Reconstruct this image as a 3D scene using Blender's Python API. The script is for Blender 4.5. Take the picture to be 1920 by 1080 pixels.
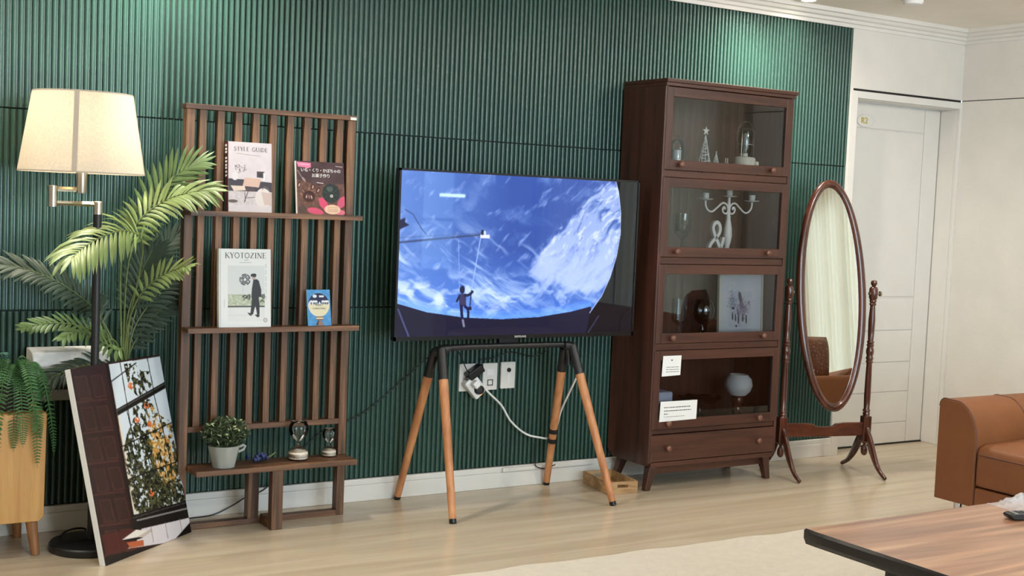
import bpy, bmesh, math, random
import numpy as np
from mathutils import Vector, Matrix
random.seed(7); rng = np.random.default_rng(7)
for o in list(bpy.data.objects): bpy.data.objects.remove(o)
SC = bpy.context.scene; COL = SC.collection
pi = math.pi

def lin(c):
    return tuple(((v/255)/12.92 if v/255 <= .04045 else ((v/255+.055)/1.055)**2.4) for v in c)

# ------------------------------------------------------------------ camera
F, YAW, PITCH, ROLL = 2392.87, -.558775, -.066871, .041338
CAM = Vector((0, -4.99104, 1.32635))
_f = Vector((-math.sin(YAW)*math.cos(PITCH), math.cos(YAW)*math.cos(PITCH), math.sin(PITCH)))
_r = Vector((math.cos(YAW), math.sin(YAW), 0)); _u = _r.cross(_f)
_r2 = _r*math.cos(ROLL)+_u*math.sin(ROLL); _u2 = -_r*math.sin(ROLL)+_u*math.cos(ROLL)
cd = bpy.data.cameras.new('camera'); cam = bpy.data.objects.new('camera', cd); COL.objects.link(cam)
cd.sensor_fit = 'HORIZONTAL'; cd.sensor_width = 36; cd.lens = 36*F/1920; cd.clip_start = .05; cd.clip_end = 60
M = Matrix((_r2, _u2, -_f)).transposed().to_4x4(); M.translation = CAM; cam.matrix_world = M
SC.camera = cam
def at(px, py, Y):
    """point on the plane y = Y"""
    d = _f+_r2*((px-960)/F)-_u2*((py-540)/F)
    return CAM+d*((Y-CAM.y)/d.y)
def atz(px, py, Z):
    d = _f+_r2*((px-960)/F)-_u2*((py-540)/F)
    return CAM+d*((Z-CAM.z)/d.z)

# ------------------------------------------------------------------ light
SC.view_settings.view_transform = 'Standard'; SC.view_settings.look = 'None'
SC.view_settings.gamma = 1; SC.view_settings.use_curve_mapping = False
SC.view_settings.exposure = 0.62
SC.cycles.max_bounces = 8; SC.cycles.transparent_max_bounces = 16
SC.cycles.sample_clamp_indirect = 6
w = bpy.data.worlds.new('world'); SC.world = w; w.use_nodes = True
w.node_tree.nodes['Background'].inputs[0].default_value = (.62, .80, 1, 1)
w.node_tree.nodes['Background'].inputs[1].default_value = 2.2
def lamp(name, kind, loc, energy, color, target=None, **k):
    l = bpy.data.lights.new(name, kind); l.energy = energy; l.color = color
    for a, b in k.items(): setattr(l, a, b)
    o = bpy.data.objects.new(name, l); COL.objects.link(o); o.location = loc
    if target is not None: o.rotation_euler = (Vector(target)-Vector(loc)).to_track_quat('-Z', 'Y').to_euler()
    return o
# daylight through the curtained right window; frontal fill from an added, unseen rear one
lamp('window_daylight', 'AREA', (6.42, -3.7, 1.25), 36, (1, .97, .93), (0, -3.7, 1.25), shape='RECTANGLE', size=2.2, size_y=2.1)
lamp('rear_fill_light', 'AREA', (2.75, -6.45, 1.35), 95, (.98, .985, 1), (2.75, 0, 1.35), shape='RECTANGLE', size=2.9, size_y=1.9)
# unseen dome lamps added as fill to brighten the room and ceiling
CEIL_FILLS = [(1.2, -3.6), (4.5, -2.3), (2.6, -5.2)]
for (x, y) in CEIL_FILLS:
    lamp('dome_fill_light', 'POINT', (x, y, 2.29), 36, (1, .98, .95), shadow_soft_size=.09)
# downlights that wash the green wall
DOWN = [(.25, -.32, 38), (1.45, -.32, 58), (4.40, -.31, 58), (4.735, -.16, 6)]
for (x, y, e) in DOWN:
    lamp('downlight_beam', 'SPOT', (x, y, 2.395), e, (1, .92, .80), (x, y+.02, 0), spot_size=math.radians(165), spot_blend=.9, shadow_soft_size=.035)
BULB = Vector((1.15, -.285, 1.50))
lamp('lamp_bulb_light', 'POINT', BULB, 2.6, (1, .87, .66), shadow_soft_size=.03)

# ------------------------------------------------------------------ materials
def new_mat(name):
    m = bpy.data.materials.new(name); m.use_nodes = True; nt = m.node_tree
    return m, nt, nt.nodes['Principled BSDF']
def mat(name, rgb, rough=.5, metal=0, var=0, scale=8, bump=0, bscale=120, spec=.5, coat=0, stretch=None, sheen=0):
    m, nt, p = new_mat(name); N = nt.nodes; L = nt.links
    c = lin(rgb); p.inputs['Base Color'].default_value = (*c, 1)
    p.inputs['Roughness'].default_value = rough; p.inputs['Metallic'].default_value = metal
    p.inputs['Specular IOR Level'].default_value = spec; p.inputs['Coat Weight'].default_value = coat
    p.inputs['Coat Roughness'].default_value = .12
    if sheen: p.inputs['Sheen Weight'].default_value = sheen
    if var or bump:
        tc = N.new('ShaderNodeTexCoord'); mp = N.new('ShaderNodeMapping'); L.new(tc.outputs['Object'], mp.inputs[0])
        if stretch: mp.inputs['Scale'].default_value = stretch
    if var:
        n = N.new('ShaderNodeTexNoise'); n.inputs['Scale'].default_value = scale; n.inputs['Detail'].default_value = 5
        L.new(mp.outputs[0], n.inputs['Vector'])
        r = N.new('ShaderNodeValToRGB'); r.color_ramp.elements[0].position = .3; r.color_ramp.elements[1].position = .7
        r.color_ramp.elements[0].color = (*[v*(1-var) for v in c], 1); r.color_ramp.elements[1].color = (*[min(1, v*(1+var)) for v in c], 1)
        L.new(n.outputs['Fac'], r.inputs[0]); L.new(r.outputs[0], p.inputs['Base Color'])
    if bump:
        n2 = N.new('ShaderNodeTexNoise'); n2.inputs['Scale'].default_value = bscale; n2.inputs['Detail'].default_value = 4
        L.new(mp.outputs[0], n2.inputs['Vector'])
        b = N.new('ShaderNodeBump'); b.inputs['Strength'].default_value = bump; b.inputs['Distance'].default_value = .004
        L.new(n2.outputs['Fac'], b.inputs['Height']); L.new(b.outputs[0], p.inputs['Normal'])
    return m
def wood(name, dark, light, axis='z', scale=3, rough=.45, coat=0, mid=None, fine=1, bump=.15, p0=.3, p1=.72):
    """grain stretched along axis"""
    m, nt, p = new_mat(name); N = nt.nodes; L = nt.links
    tc = N.new('ShaderNodeTexCoord'); mp = N.new('ShaderNodeMapping'); L.new(tc.outputs['Object'], mp.inputs[0])
    s = {'x': (.5, 9, 9), 'y': (9, .5, 9), 'z': (9, 9, .5)}[axis]; mp.inputs['Scale'].default_value = s
    n = N.new('ShaderNodeTexNoise'); n.inputs['Scale'].default_value = scale; n.inputs['Detail'].default_value = 6
    n.inputs['Distortion'].default_value = .8; L.new(mp.outputs[0], n.inputs['Vector'])
    r = N.new('ShaderNodeValToRGB'); e = r.color_ramp.elements; e[0].position = p0; e[1].position = p1
    e[0].color = (*lin(dark), 1); e[1].color = (*lin(light), 1)
    if mid: x = e.new((p0+p1)/2); x.color = (*lin(mid), 1)
    L.new(n.outputs['Fac'], r.inputs[0])
    n2 = N.new('ShaderNodeTexNoise'); n2.inputs['Scale'].default_value = scale*14*fine; n2.inputs['Detail'].default_value = 3
    L.new(mp.outputs[0], n2.inputs['Vector'])
    mx = N.new('ShaderNodeMix'); mx.data_type = 'RGBA'; mx.blend_type = 'MULTIPLY'; mx.inputs[0].default_value = .45
    L.new(r.outputs[0], mx.inputs[6]); L.new(n2.outputs['Color'], mx.inputs[7])
    sc2 = N.new('ShaderNodeVectorMath'); sc2.operation = 'SCALE'; sc2.inputs['Scale'].default_value = 1.25
    L.new(mx.outputs[2], sc2.inputs[0])
    bw = N.new('ShaderNodeMix'); bw.data_type = 'RGBA'; bw.inputs[0].default_value = .5
    L.new(r.outputs[0], bw.inputs[6]); L.new(sc2.outputs[0], bw.inputs[7])
    L.new(bw.outputs[2], p.inputs['Base Color'])
    p.inputs['Roughness'].default_value = rough; p.inputs['Coat Weight'].default_value = coat; p.inputs['Coat Roughness'].default_value = .15
    if bump:
        b = N.new('ShaderNodeBump'); b.inputs['Strength'].default_value = bump; b.inputs['Distance'].default_value = .002
        L.new(n2.outputs['Fac'], b.inputs['Height']); L.new(b.outputs[0], p.inputs['Normal'])
    return m
def thin_glass(name, tint=(255, 255, 255), ior=1.6, edge=0, rough=0):
    m, nt, p = new_mat(name); N = nt.nodes; L = nt.links; N.remove(p); out = N['Material Output']
    t = N.new('ShaderNodeBsdfTransparent'); t.inputs[0].default_value = (*lin(tint), 1)
    g = N.new('ShaderNodeBsdfGlossy'); g.inputs['Roughness'].default_value = rough
    f = N.new('ShaderNodeFresnel'); f.inputs[0].default_value = ior
    mx = N.new('ShaderNodeMixShader'); L.new(f.outputs[0], mx.inputs[0]); L.new(t.outputs[0], mx.inputs[1]); L.new(g.outputs[0], mx.inputs[2])
    L.new(mx.outputs[0], out.inputs[0]); return m
def emit(name, rgb, s):
    m, nt, p = new_mat(name); p.inputs['Base Color'].default_value = (*lin(rgb), 1)
    p.inputs['Emission Color'].default_value = (*lin(rgb), 1); p.inputs['Emission Strength'].default_value = s; return m
def printed(name, rough=.4, emis=0):
    m, nt, p = new_mat(name); a = nt.nodes.new('ShaderNodeVertexColor'); a.layer_name = 'print'
    p.inputs['Roughness'].default_value = rough
    if emis:
        p.inputs['Base Color'].default_value = (.004, .004, .005, 1)
        nt.links.new(a.outputs[0], p.inputs['Emission Color']); p.inputs['Emission Strength'].default_value = emis
    else: nt.links.new(a.outputs[0], p.inputs['Base Color'])
    return m
def translucent(name, rgb, trans=.5, rough=.8, clear=0, weave=0):
    m, nt, p = new_mat(name); N = nt.nodes; L = nt.links; out = N['Material Output']
    p.inputs['Base Color'].default_value = (*lin(rgb), 1); p.inputs['Roughness'].default_value = rough
    t = N.new('ShaderNodeBsdfTranslucent'); t.inputs[0].default_value = (*lin(rgb), 1)
    if weave:
        tc = N.new('ShaderNodeTexCoord'); n = N.new('ShaderNodeTexNoise'); n.inputs['Scale'].default_value = 150; n.inputs['Detail'].default_value = 6
        L.new(tc.outputs['Object'], n.inputs['Vector']); r = N.new('ShaderNodeValToRGB'); c = lin(rgb)
        r.color_ramp.elements[0].position = .35; r.color_ramp.elements[1].position = .6
        r.color_ramp.elements[0].color = (*[v*(1-weave) for v in c], 1); r.color_ramp.elements[1].color = (*c, 1)
        L.new(n.outputs['Fac'], r.inputs[0]); L.new(r.outputs[0], p.inputs['Base Color']); L.new(r.outputs[0], t.inputs[0])
    mx = N.new('ShaderNodeMixShader'); mx.inputs[0].default_value = trans
    L.new(p.outputs[0], mx.inputs[1]); L.new(t.outputs[0], mx.inputs[2]); s = mx
    if clear:
        tr = N.new('ShaderNodeBsdfTransparent'); m2 = N.new('ShaderNodeMixShader'); m2.inputs[0].default_value = clear
        L.new(mx.outputs[0], m2.inputs[1]); L.new(tr.outputs[0], m2.inputs[2]); s = m2
    L.new(s.outputs[0], out.inputs[0]); return m

GREEN = mat('green_paint', (44, 76, 67), .28, var=.10, scale=2.5, spec=.6)
DARKBACK = mat('dark_backing', (14, 30, 26), .8)
WHITE = mat('white_paint', (222, 219, 212), .45, var=.02)
PAPERWALL = mat('white_wallpaper', (220, 216, 208), .75, var=.035, scale=5, bump=.25, bscale=60)
CEILM = mat('ceiling_paper', (240, 233, 222), .8, var=.03, scale=4)
GAP = mat('shadow_gap', (38, 36, 34), .9)
FLOORM = wood('floor_wood', (180, 164, 139), (202, 187, 163), 'x', 1.6, .24, fine=.6, bump=.04)
RUGM = mat('rug_wool', (203, 193, 174), .95, var=.05, scale=30, bump=.8, bscale=260, sheen=.3)
WALNUT = wood('cabinet_walnut', (55, 31, 23), (86, 51, 38), 'z', 3, .42, coat=.12)
WALNUTX = wood('cabinet_walnut_cross', (57, 32, 23), (90, 53, 39), 'x', 3, .42, coat=.12)
KNOBW = wood('knob_wood', (96, 58, 44), (134, 88, 66), 'z', 5, .3, coat=.4)
RACKW = wood('rack_wood', (54, 36, 25), (146, 104, 70), 'z', 4, .5, mid=(96, 66, 43))
RACKX = wood('rack_wood_cross', (56, 37, 25), (144, 102, 68), 'x', 4, .48, mid=(98, 66, 43))
OAK = wood('stand_oak', (164, 102, 60), (208, 148, 100), 'z', 3, .45)
MAHOG = wood('mirror_mahogany', (56, 26, 18), (98, 52, 36), 'z', 3, .22, coat=.6)
MAHOGX = wood('mirror_mahogany_cross', (64, 28, 18), (112, 58, 36), 'x', 3, .22, coat=.6)
BAMBOO = wood('bamboo_wood', (176, 124, 60), (212, 164, 96), 'z', 2.4, .45)
TAN = wood('planter_leg_wood', (120, 78, 44), (164, 112, 66), 'z', 3, .5)
TABLEW = wood('table_slab_wood', (122, 82, 60), (196, 150, 116), 'x', .9, .30, coat=.3, mid=(164, 118, 88), fine=.5, p0=.34, p1=.68)
[n for n in TABLEW.node_tree.nodes if n.type == 'TEX_NOISE'][0].inputs['Distortion'].default_value = 2.4
TABLEB = mat('table_dark_edge', (18, 13, 12), .5, var=.2, bump=.5, bscale=40)
CRATEW = wood('crate_wood', (150, 112, 72), (206, 172, 124), 'x', 4, .6)
BLACK = mat('black_metal', (26, 26, 28), .42)
BLACKP = mat('black_plastic', (15, 15, 17), .35)
BEZEL = mat('tv_bezel', (12, 12, 15), .28)
STEEL = mat('brushed_nickel', (190, 182, 168), .32, metal=1)
CHROME = mat('chrome', (205, 205, 210), .12, metal=1)
LEATHER = mat('tan_leather', (120, 71, 34), .6, var=.07, scale=6, bump=.25, bscale=180)
SEAM = mat('leather_piping', (84, 42, 24), .5)
GLARESPECK = mat('glare_speck_leather', (104, 60, 34), .38, var=.3, scale=14)
_n = GLARESPECK.node_tree.nodes.new('ShaderNodeTexNoise'); _n.inputs['Scale'].default_value = 42; _n.inputs['Detail'].default_value = 2
_r = GLARESPECK.node_tree.nodes.new('ShaderNodeValToRGB'); _r.color_ramp.elements[0].position = .66; _r.color_ramp.elements[1].position = .70
_m = GLARESPECK.node_tree.nodes.new('ShaderNodeMix'); _m.data_type = 'RGBA'; _m.inputs[7].default_value = (.8, .74, .66, 1)  # pale specks mixed into the colour imitate glare on the leather
_p = GLARESPECK.node_tree.nodes['Principled BSDF']; _s = _p.inputs['Base Color'].links[0].from_socket
GLARESPECK.node_tree.links.new(_n.outputs['Fac'], _r.inputs[0]); GLARESPECK.node_tree.links.new(_r.outputs[0], _m.inputs[0]); GLARESPECK.node_tree.links.new(_s, _m.inputs[6]); GLARESPECK.node_tree.links.new(_m.outputs[2], _p.inputs['Base Color'])
WHITEP = mat('white_plastic', (226, 226, 224), .35)
PLATE = mat('plate_plastic', (216, 214, 208), .35)
WGREY = mat('grey_plastic', (150, 148, 142), .45)
PALML = [mat('palm_leaf_light', (118, 138, 84), .42, var=.3, scale=9), mat('palm_leaf_mid', (88, 112, 66), .42, var=.3, scale=9), mat('palm_leaf_dark', (46, 64, 50), .5, var=.25, scale=9)]
PALMST = mat('palm_stalk', (98, 112, 62), .5, var=.15)
FERNM = mat('fern_leaf', (54, 98, 48), .5, var=.3, scale=20)
FERNB = mat('fern_leaf_pale', (64, 104, 90), .55, var=.3, scale=20)
BUSHM = mat('bush_leaf', (56, 72, 44), .55, var=.5, scale=60)
BUSHF = mat('bush_tip', (176, 188, 140), .6)
SOIL = mat('soil', (40, 30, 24), .95, bump=.6)
POTM = mat('pot_tin', (150, 153, 147), .5, var=.08, scale=14)
POTD = mat('pot_dark', (44, 32, 26), .7, var=.3, scale=20, bump=.4)
POTBK = mat('pot_black', (28, 28, 30), .6)
BLUEF = mat('blue_flower', (36, 50, 92), .6, var=.4, scale=60)
SAND = mat('hourglass_sand', (222, 208, 190), .8, var=.05)
GLASS = thin_glass('cabinet_glass', (238, 240, 240), 1.85)
CLEAR = thin_glass('clear_glass', (236, 240, 240), 1.9)
HOURG = thin_glass('hourglass_glass', (242, 244, 244), 1.55, rough=.02)
WINGLASS = thin_glass('window_glass', (235, 245, 250), 1.5)
MIRROR = mat('mirror_silver', (226, 223, 214), .01, metal=1)
CREAM = mat('cream_enamel', (216, 210, 192), .5, var=.06)
WHITEM = mat('white_metal', (222, 220, 214), .5)
FROST = mat('frosted_glass', (206, 202, 198), .6)
PAPER = mat('card_paper', (236, 236, 232), .7)
INK = mat('ink', (58, 56, 58), .7)
INKK = mat('ink_black', (22, 22, 24), .6)
INKW = mat('ink_white', (240, 236, 232), .6)
GOLD = mat('gold_letter', (216, 196, 96), .3, metal=.8)
SPINE = mat('spine_red', (70, 22, 26), .5)
LAVEND = mat('lavender_card', (196, 196, 214), .6)
SHADE = translucent('lamp_shade_linen', (240, 232, 218), .42, weave=.09)
SHADEG = mat('lamp_shade_seam', (186, 174, 158), .7)
CURT = translucent('sheer_curtain', (236, 230, 214), .45, clear=.06)
PRINT = printed('print_matte', .5); PRINTG = printed('print_gloss', .22)
SCREEN = printed('screen_picture', .02, .97)
LAMPON = emit('downlight_lens', (255, 238, 200), 9)
FILLON = emit('fill_lamp_diffuser', (255, 244, 226), 5)  # glowing cover of the added fill lamps
BLACKT = mat('strap_black', (18, 18, 18), .8)
PLASTIC = translucent('cling_plastic', (232, 234, 238), .3, rough=.12, clear=.55)
TEAL = mat('teal_cushion', (24, 52, 50), .8)

# ------------------------------------------------------------------ mesh builder
class MB:
    def __init__(s): s.v = []; s.f = []; s.mi = []; s.m = 0
    def add(s, vs, fs):
        o = len(s.v); s.v += [tuple(p) for p in vs]; s.f += [tuple(i+o for i in f) for f in fs]; s.mi += [s.m]*len(fs); return s
    def box(s, x0, x1, y0, y1, z0, z1):
        v = [(x, y, z) for z in (z0, z1) for y in (y0, y1) for x in (x0, x1)]
        return s.add(v, [(0, 2, 3, 1), (4, 5, 7, 6), (0, 1, 5, 4), (2, 6, 7, 3), (0, 4, 6, 2), (1, 3, 7, 5)])
    def hexa(s, b, t):
        """b, t: four corners bottom / top, counter-clockwise from above"""
        return s.add(list(b)+list(t), [(3, 2, 1, 0), (4, 5, 6, 7)]+[(i, (i+1) % 4, 4+(i+1) % 4, 4+i) for i in range(4)])
    def rings(s, rings, cap=True, closed=False):
        n = len(rings[0]); v = [p for r in rings for p in r]; f = []
        R = len(rings)
        for i in range(R if closed else R-1):
            a, b = i*n, ((i+1) % R)*n
            for j in range(n): k = (j+1) % n; f.append((a+j, a+k, b+k, b+j))
        if cap and not closed: f += [tuple(range(n))[::-1], tuple((R-1)*n+j for j in range(n))]
        return s.add(v, f)
    def tube(s, pts, r, n=8, cap=True, flat=1, closed=False):
        pts = [Vector(p) for p in pts]; R = r if isinstance(r, (list, tuple)) else [r]*len(pts); rings = []; up = None
        for i, p in enumerate(pts):
            if closed: t = pts[(i+1) % len(pts)]-pts[i-1]
            else: t = pts[min(i+1, len(pts)-1)]-pts[max(i-1, 0)]
            t.normalize()
            if up is None: up = Vector((0, 0, 1)) if abs(t.z) < .9 else Vector((0, 1, 0))
            a = t.cross(up); a.normalize(); b = a.cross(t).normalized(); up = b
            rings.append([p+(a*math.cos(q)+b*math.sin(q)*flat)*R[i] for q in (2*pi*j/n for j in range(n))])
        return s.rings(rings, cap, closed)
    def lathe(s, prof, c=(0, 0, 0), n=24, cap=True, ax=None):
        """prof: (radius, height) list"""
        c = Vector(c)
        if ax is None: X, Y, Z = Vector((1, 0, 0)), Vector((0, 1, 0)), Vector((0, 0, 1))
        else:
            Z = Vector(ax).normalized(); X = Z.orthogonal().normalized(); Y = Z.cross(X)
        return s.rings([[c+Z*h+(X*math.cos(2*pi*j/n)+Y*math.sin(2*pi*j/n))*max(r, 1e-4) for j in range(n)] for r, h in prof], cap)
    def prism(s, poly, O, U, V, W):
        """2-D outline poly in the plane O,U,V pushed along vector W"""
        O, U, V, W = map(Vector, (O, U, V, W)); n = len(poly)
        a = [O+U*x+V*y for x, y in poly]; b = [p+W for p in a]
        return s.add(a+b, [tuple(range(n))[::-1], tuple(range(n, 2*n))]+[(i, (i+1) % n, n+(i+1) % n, n+i) for i in range(n)])
    def sphere(s, c, r, n=10, m=6, sc=(1, 1, 1)):
        c = Vector(c)
        return s.rings([[c+Vector((math.cos(2*pi*j/n)*math.sin(pi*max(.02, min(.98, i/m)))*r*sc[0], math.sin(2*pi*j/n)*math.sin(pi*max(.02, min(.98, i/m)))*r*sc[1], -math.cos(pi*i/m)*r*sc[2])) for j in range(n)] for i in range(m+1)])
    def build(s, name, mats, parent=None, smooth=None, bevel=0, seg=2, xf=None):
        me = bpy.data.meshes.new(name)
        off = Vector((0, 0, 0)); p = parent
        while p is not None: off += p.location; p = p.parent
        vs = [Vector(v) for v in s.v]
        if xf: vs = [xf @ v for v in vs]
        me.from_pydata([v-off for v in vs], [], s.f)
        mats = mats if isinstance(mats, (list, tuple)) else [mats]
        for m in mats: me.materials.append(m)
        if len(mats) > 1: me.polygons.foreach_set('material_index', s.mi)
        bm = bmesh.new(); bm.from_mesh(me); bmesh.ops.recalc_face_normals(bm, faces=bm.faces); bm.to_mesh(me); bm.free()
        if smooth is not None:
            me.polygons.foreach_set('use_smooth', [True]*len(me.polygons)); me.set_sharp_from_angle(angle=math.radians(smooth))
        me.update(); o = bpy.data.objects.new(name, me); COL.objects.link(o); o.parent = parent
        if bevel:
            b = o.modifiers.new('bevel', 'BEVEL'); b.width = bevel; b.segments = seg; b.limit_method = 'ANGLE'; b.angle_limit = math.radians(40)
        return o
def thing(name, label, cat, loc=(0, 0, 0), group=None):
    o = bpy.data.objects.new(name, None); COL.objects.link(o); o.location = loc; o.empty_display_size = .05
    return tag(o, label, cat, group)
def tag(o, label, cat, group=None):
    o['label'] = label; o['category'] = cat
    if group: o['group'] = group
    return o
def struct(o): o['kind'] = 'structure'; return o
def lab(o, label): o['label'] = label; return o
def bezier(pts, n=24):
    """Catmull-Rom through pts"""
    P = [Vector(p) for p in pts]; P = [P[0]*2-P[1]]+P+[P[-1]*2-P[-2]]; out = []
    for i in range(1, len(P)-2):
        for k in range(n):
            t = k/n; a, b, c, d = P[i-1:i+3]
            out.append(.5*((2*b)+(c-a)*t+(2*a-5*b+4*c-d)*t*t+(3*b-a-3*c+d)*t**3))
    return out+[P[-2]]

# ------------------------------------------------------------------ flat prints (painted as colour on a fine grid)
class Paint:
    def __init__(s, w, h, W, H):
        s.w, s.h, s.W, s.H = w, h, W, H
        s.X, s.Y = np.meshgrid((np.arange(w*2)+.5)/(w*2)*W, (np.arange(h*2)+.5)/(h*2)*H)
        s.C = np.zeros((h*2, w*2, 3)); 
    def fill(s, mask, rgb, a=1):
        m = (mask.astype(float)*a)[..., None]; s.C = s.C*(1-m)+np.array(rgb, float)*m
    def rect(s, x0, y0, x1, y1): return (s.X >= x0) & (s.X <= x1) & (s.Y >= y0) & (s.Y <= y1)
    def ell(s, cx, cy, rx, ry, rot=0):
        dx, dy = s.X-cx, s.Y-cy; c, q = math.cos(rot), math.sin(rot)
        return ((dx*c+dy*q)/rx)**2+((-dx*q+dy*c)/ry)**2 < 1
    def poly(s, pts):
        m = np.zeros(s.X.shape, bool)
        for (x0, y0), (x1, y1) in zip(pts, pts[1:]+pts[:1]):
            if y0 == y1: continue
            m ^= ((y0 > s.Y) != (y1 > s.Y)) & (s.X < (x1-x0)*(s.Y-y0)/(y1-y0)+x0)
        return m
    def line(s, pts, wd):
        m = np.zeros(s.X.shape, bool)
        for (x0, y0), (x1, y1) in zip(pts, pts[1:]):
            dx, dy = x1-x0, y1-y0; t = np.clip(((s.X-x0)*dx+(s.Y-y0)*dy)/(dx*dx+dy*dy+1e-12), 0, 1)
            m |= (s.X-x0-t*dx)**2+(s.Y-y0-t*dy)**2 < (wd/2)**2
        return m
    def noise(s, fx, fy, seed=0, oct=4, wx=None, wy=None):
        r = np.random.default_rng(seed); out = 0; amp = 1; tot = 0
        X = s.X if wx is None else wx; Y = s.Y if wy is None else wy
        for o in range(oct):
            g = r.random((64, 64)); x = X*fx*2**o; y = Y*fy*2**o
            xi = np.floor(x).astype(int); yi = np.floor(y).astype(int); u = x-xi; v = y-yi
            u = u*u*(3-2*u); v = v*v*(3-2*v)
            q = lambda i, j: g[(yi+j) % 64, (xi+i) % 64]
            out = out+amp*((q(0, 0)*(1-u)+q(1, 0)*u)*(1-v)+(q(0, 1)*(1-u)+q(1, 1)*u)*v); tot += amp; amp *= .5
        return out/tot
    def mesh(s, name, O, U, V, m, parent):
        """O top-left corner, U to the right, V downwards, in metres"""
        h, w = s.h, s.w; C = s.C.reshape(h, 2, w, 2, 3).mean((1, 3))/255
        C = np.where(C <= .04045, C/12.92, ((np.clip(C, 0, 1.2)+.055)/1.055)**2.4)
        O, U, V = (np.array(q, float) for q in (O, U, V)); p = parent
        while p is not None: O = O-np.array(p.location); p = p.parent
        a, b = np.meshgrid(np.linspace(0, 1, w), np.linspace(0, 1, h))
        P = O+a[..., None]*U+b[..., None]*V
        idx = np.arange(w*h).reshape(h, w)
        q = np.stack([idx[:-1, :-1], idx[1:, :-1], idx[1:, 1:], idx[:-1, 1:]], -1).reshape(-1, 4)
        me = bpy.data.meshes.new(name); me.vertices.add(w*h); me.vertices.foreach_set('co', P.ravel())
        me.loops.add(q.size); me.loops.foreach_set('vertex_index', q.ravel().astype(np.int32))
        me.polygons.add(len(q)); me.polygons.foreach_set('loop_start', np.arange(0, q.size, 4, dtype=np.int32))
        me.update(calc_edges=True)
        at_ = me.color_attributes.new('print', 'FLOAT_COLOR', 'POINT')
        at_.data.foreach_set('color', np.concatenate([C, np.ones((h, w, 1))], -1).astype(np.float32).ravel())
        me.materials.append(m); o = bpy.data.objects.new(name, me); COL.objects.link(o); o.parent = parent; return o

def text(name, body, size, O, U, V, m, parent, thick=0, align='CENTER', space=1):
    """flat lettering: O = baseline anchor, U = reading direction, V = up (unit vectors)"""
    cu = bpy.data.curves.new(name, 'FONT'); cu.body = body; cu.size = size; cu.align_x = align; cu.extrude = thick; cu.space_character = space
    t = bpy.data.objects.new(name, cu); COL.objects.link(t)
    me = bpy.data.meshes.new_from_object(t.evaluated_get(bpy.context.evaluated_depsgraph_get()))
    bpy.data.objects.remove(t); U, V = Vector(U), Vector(V); Wn = U.cross(V)
    off = Vector(O); p = parent
    while p is not None: off -= p.location; p = p.parent
    for v in me.vertices: c = v.co.copy(); v.co = off+U*c.x+V*c.y+Wn*c.z
    me.materials.clear(); me.materials.append(m)
    o = bpy.data.objects.new(name, me); COL.objects.link(o); o.parent = parent; return o
# serif capitals drawn as thick / thin strokes in a unit-high box
def _arc(cx, cy, rx, ry, a0, a1, n=14): return [(cx+rx*math.cos(math.radians(a0+(a1-a0)*i/n)), cy+ry*math.sin(math.radians(a0+(a1-a0)*i/n))) for i in range(n+1)]
T_, N_ = .13, .055
GLY = {
 'K': (.8, [(T_, [(.15, 0), (.15, 1)]), (N_, [(.66, 1), (.15, .42)]), (T_, [(.3, .6), (.72, 0)])], [(.15, 0), (.15, 1), (.66, 1), (.72, 0)]),
 'Y': (.74, [(T_, [(.1, 1), (.37, .45)]), (N_, [(.66, 1), (.37, .45)]), (T_, [(.37, .5), (.37, 0)])], [(.1, 1), (.66, 1), (.37, 0)]),
 'O': (.92, [(.1, _arc(.45, .5, .37, .48, 0, 360, 28))], []),
 'T': (.74, [(N_, [(.05, .97), (.69, .97)]), (T_, [(.37, .97), (.37, 0)])], [(.37, 0)]),
 'Z': (.76, [(N_, [(.1, .97), (.68, .97)]), (T_, [(.62, .97), (.1, .03)]), (N_, [(.08, .03), (.7, .03)])], []),
 'I': (.4, [(T_, [(.2, 0), (.2, 1)])], [(.2, 0), (.2, 1)]),
 'N': (.9, [(N_, [(.14, 0), (.14, 1)]), (T_, [(.14, 1), (.74, 0)]), (N_, [(.76, 0), (.76, 1)])], [(.14, 0), (.14, 1), (.76, 1)]),
 'E': (.7, [(T_, [(.15, 0), (.15, 1)]), (N_, [(.1, .97), (.6, .97)]), (N_, [(.15, .52), (.5, .52)]), (N_, [(.1, .03), (.64, .03)])], [(.15, 0), (.15, 1)]),
 'S': (.62, [(.1, _arc(.3, .74, .2, .23, 20, 270)+_arc(.3, .26, .22, .24, 90, -160))], []),
 'L': (.64, [(T_, [(.15, 0), (.15, 1)]), (N_, [(.1, .03), (.58, .03)])], [(.15, 1)]),
 'G': (.84, [(.1, _arc(.44, .5, .36, .48, 50, 320, 24)), (T_, [(.73, .05), (.73, .42)])], [(.73, .42)]),
 'U': (.82, [(T_, [(.15, 1), (.15, .35)]), (.09, _arc(.41, .35, .26, .33, 180, 360)), (N_, [(.67, .35), (.67, 1)])], [(.15, 1), (.67, 1)]),
 'D': (.84, [(T_, [(.15, 0), (.15, 1)]), (.09, _arc(.2, .5, .54, .47, -90, 90, 18))], [(.15, 0), (.15, 1)]),
 ' ': (.5, [], [])}
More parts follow.
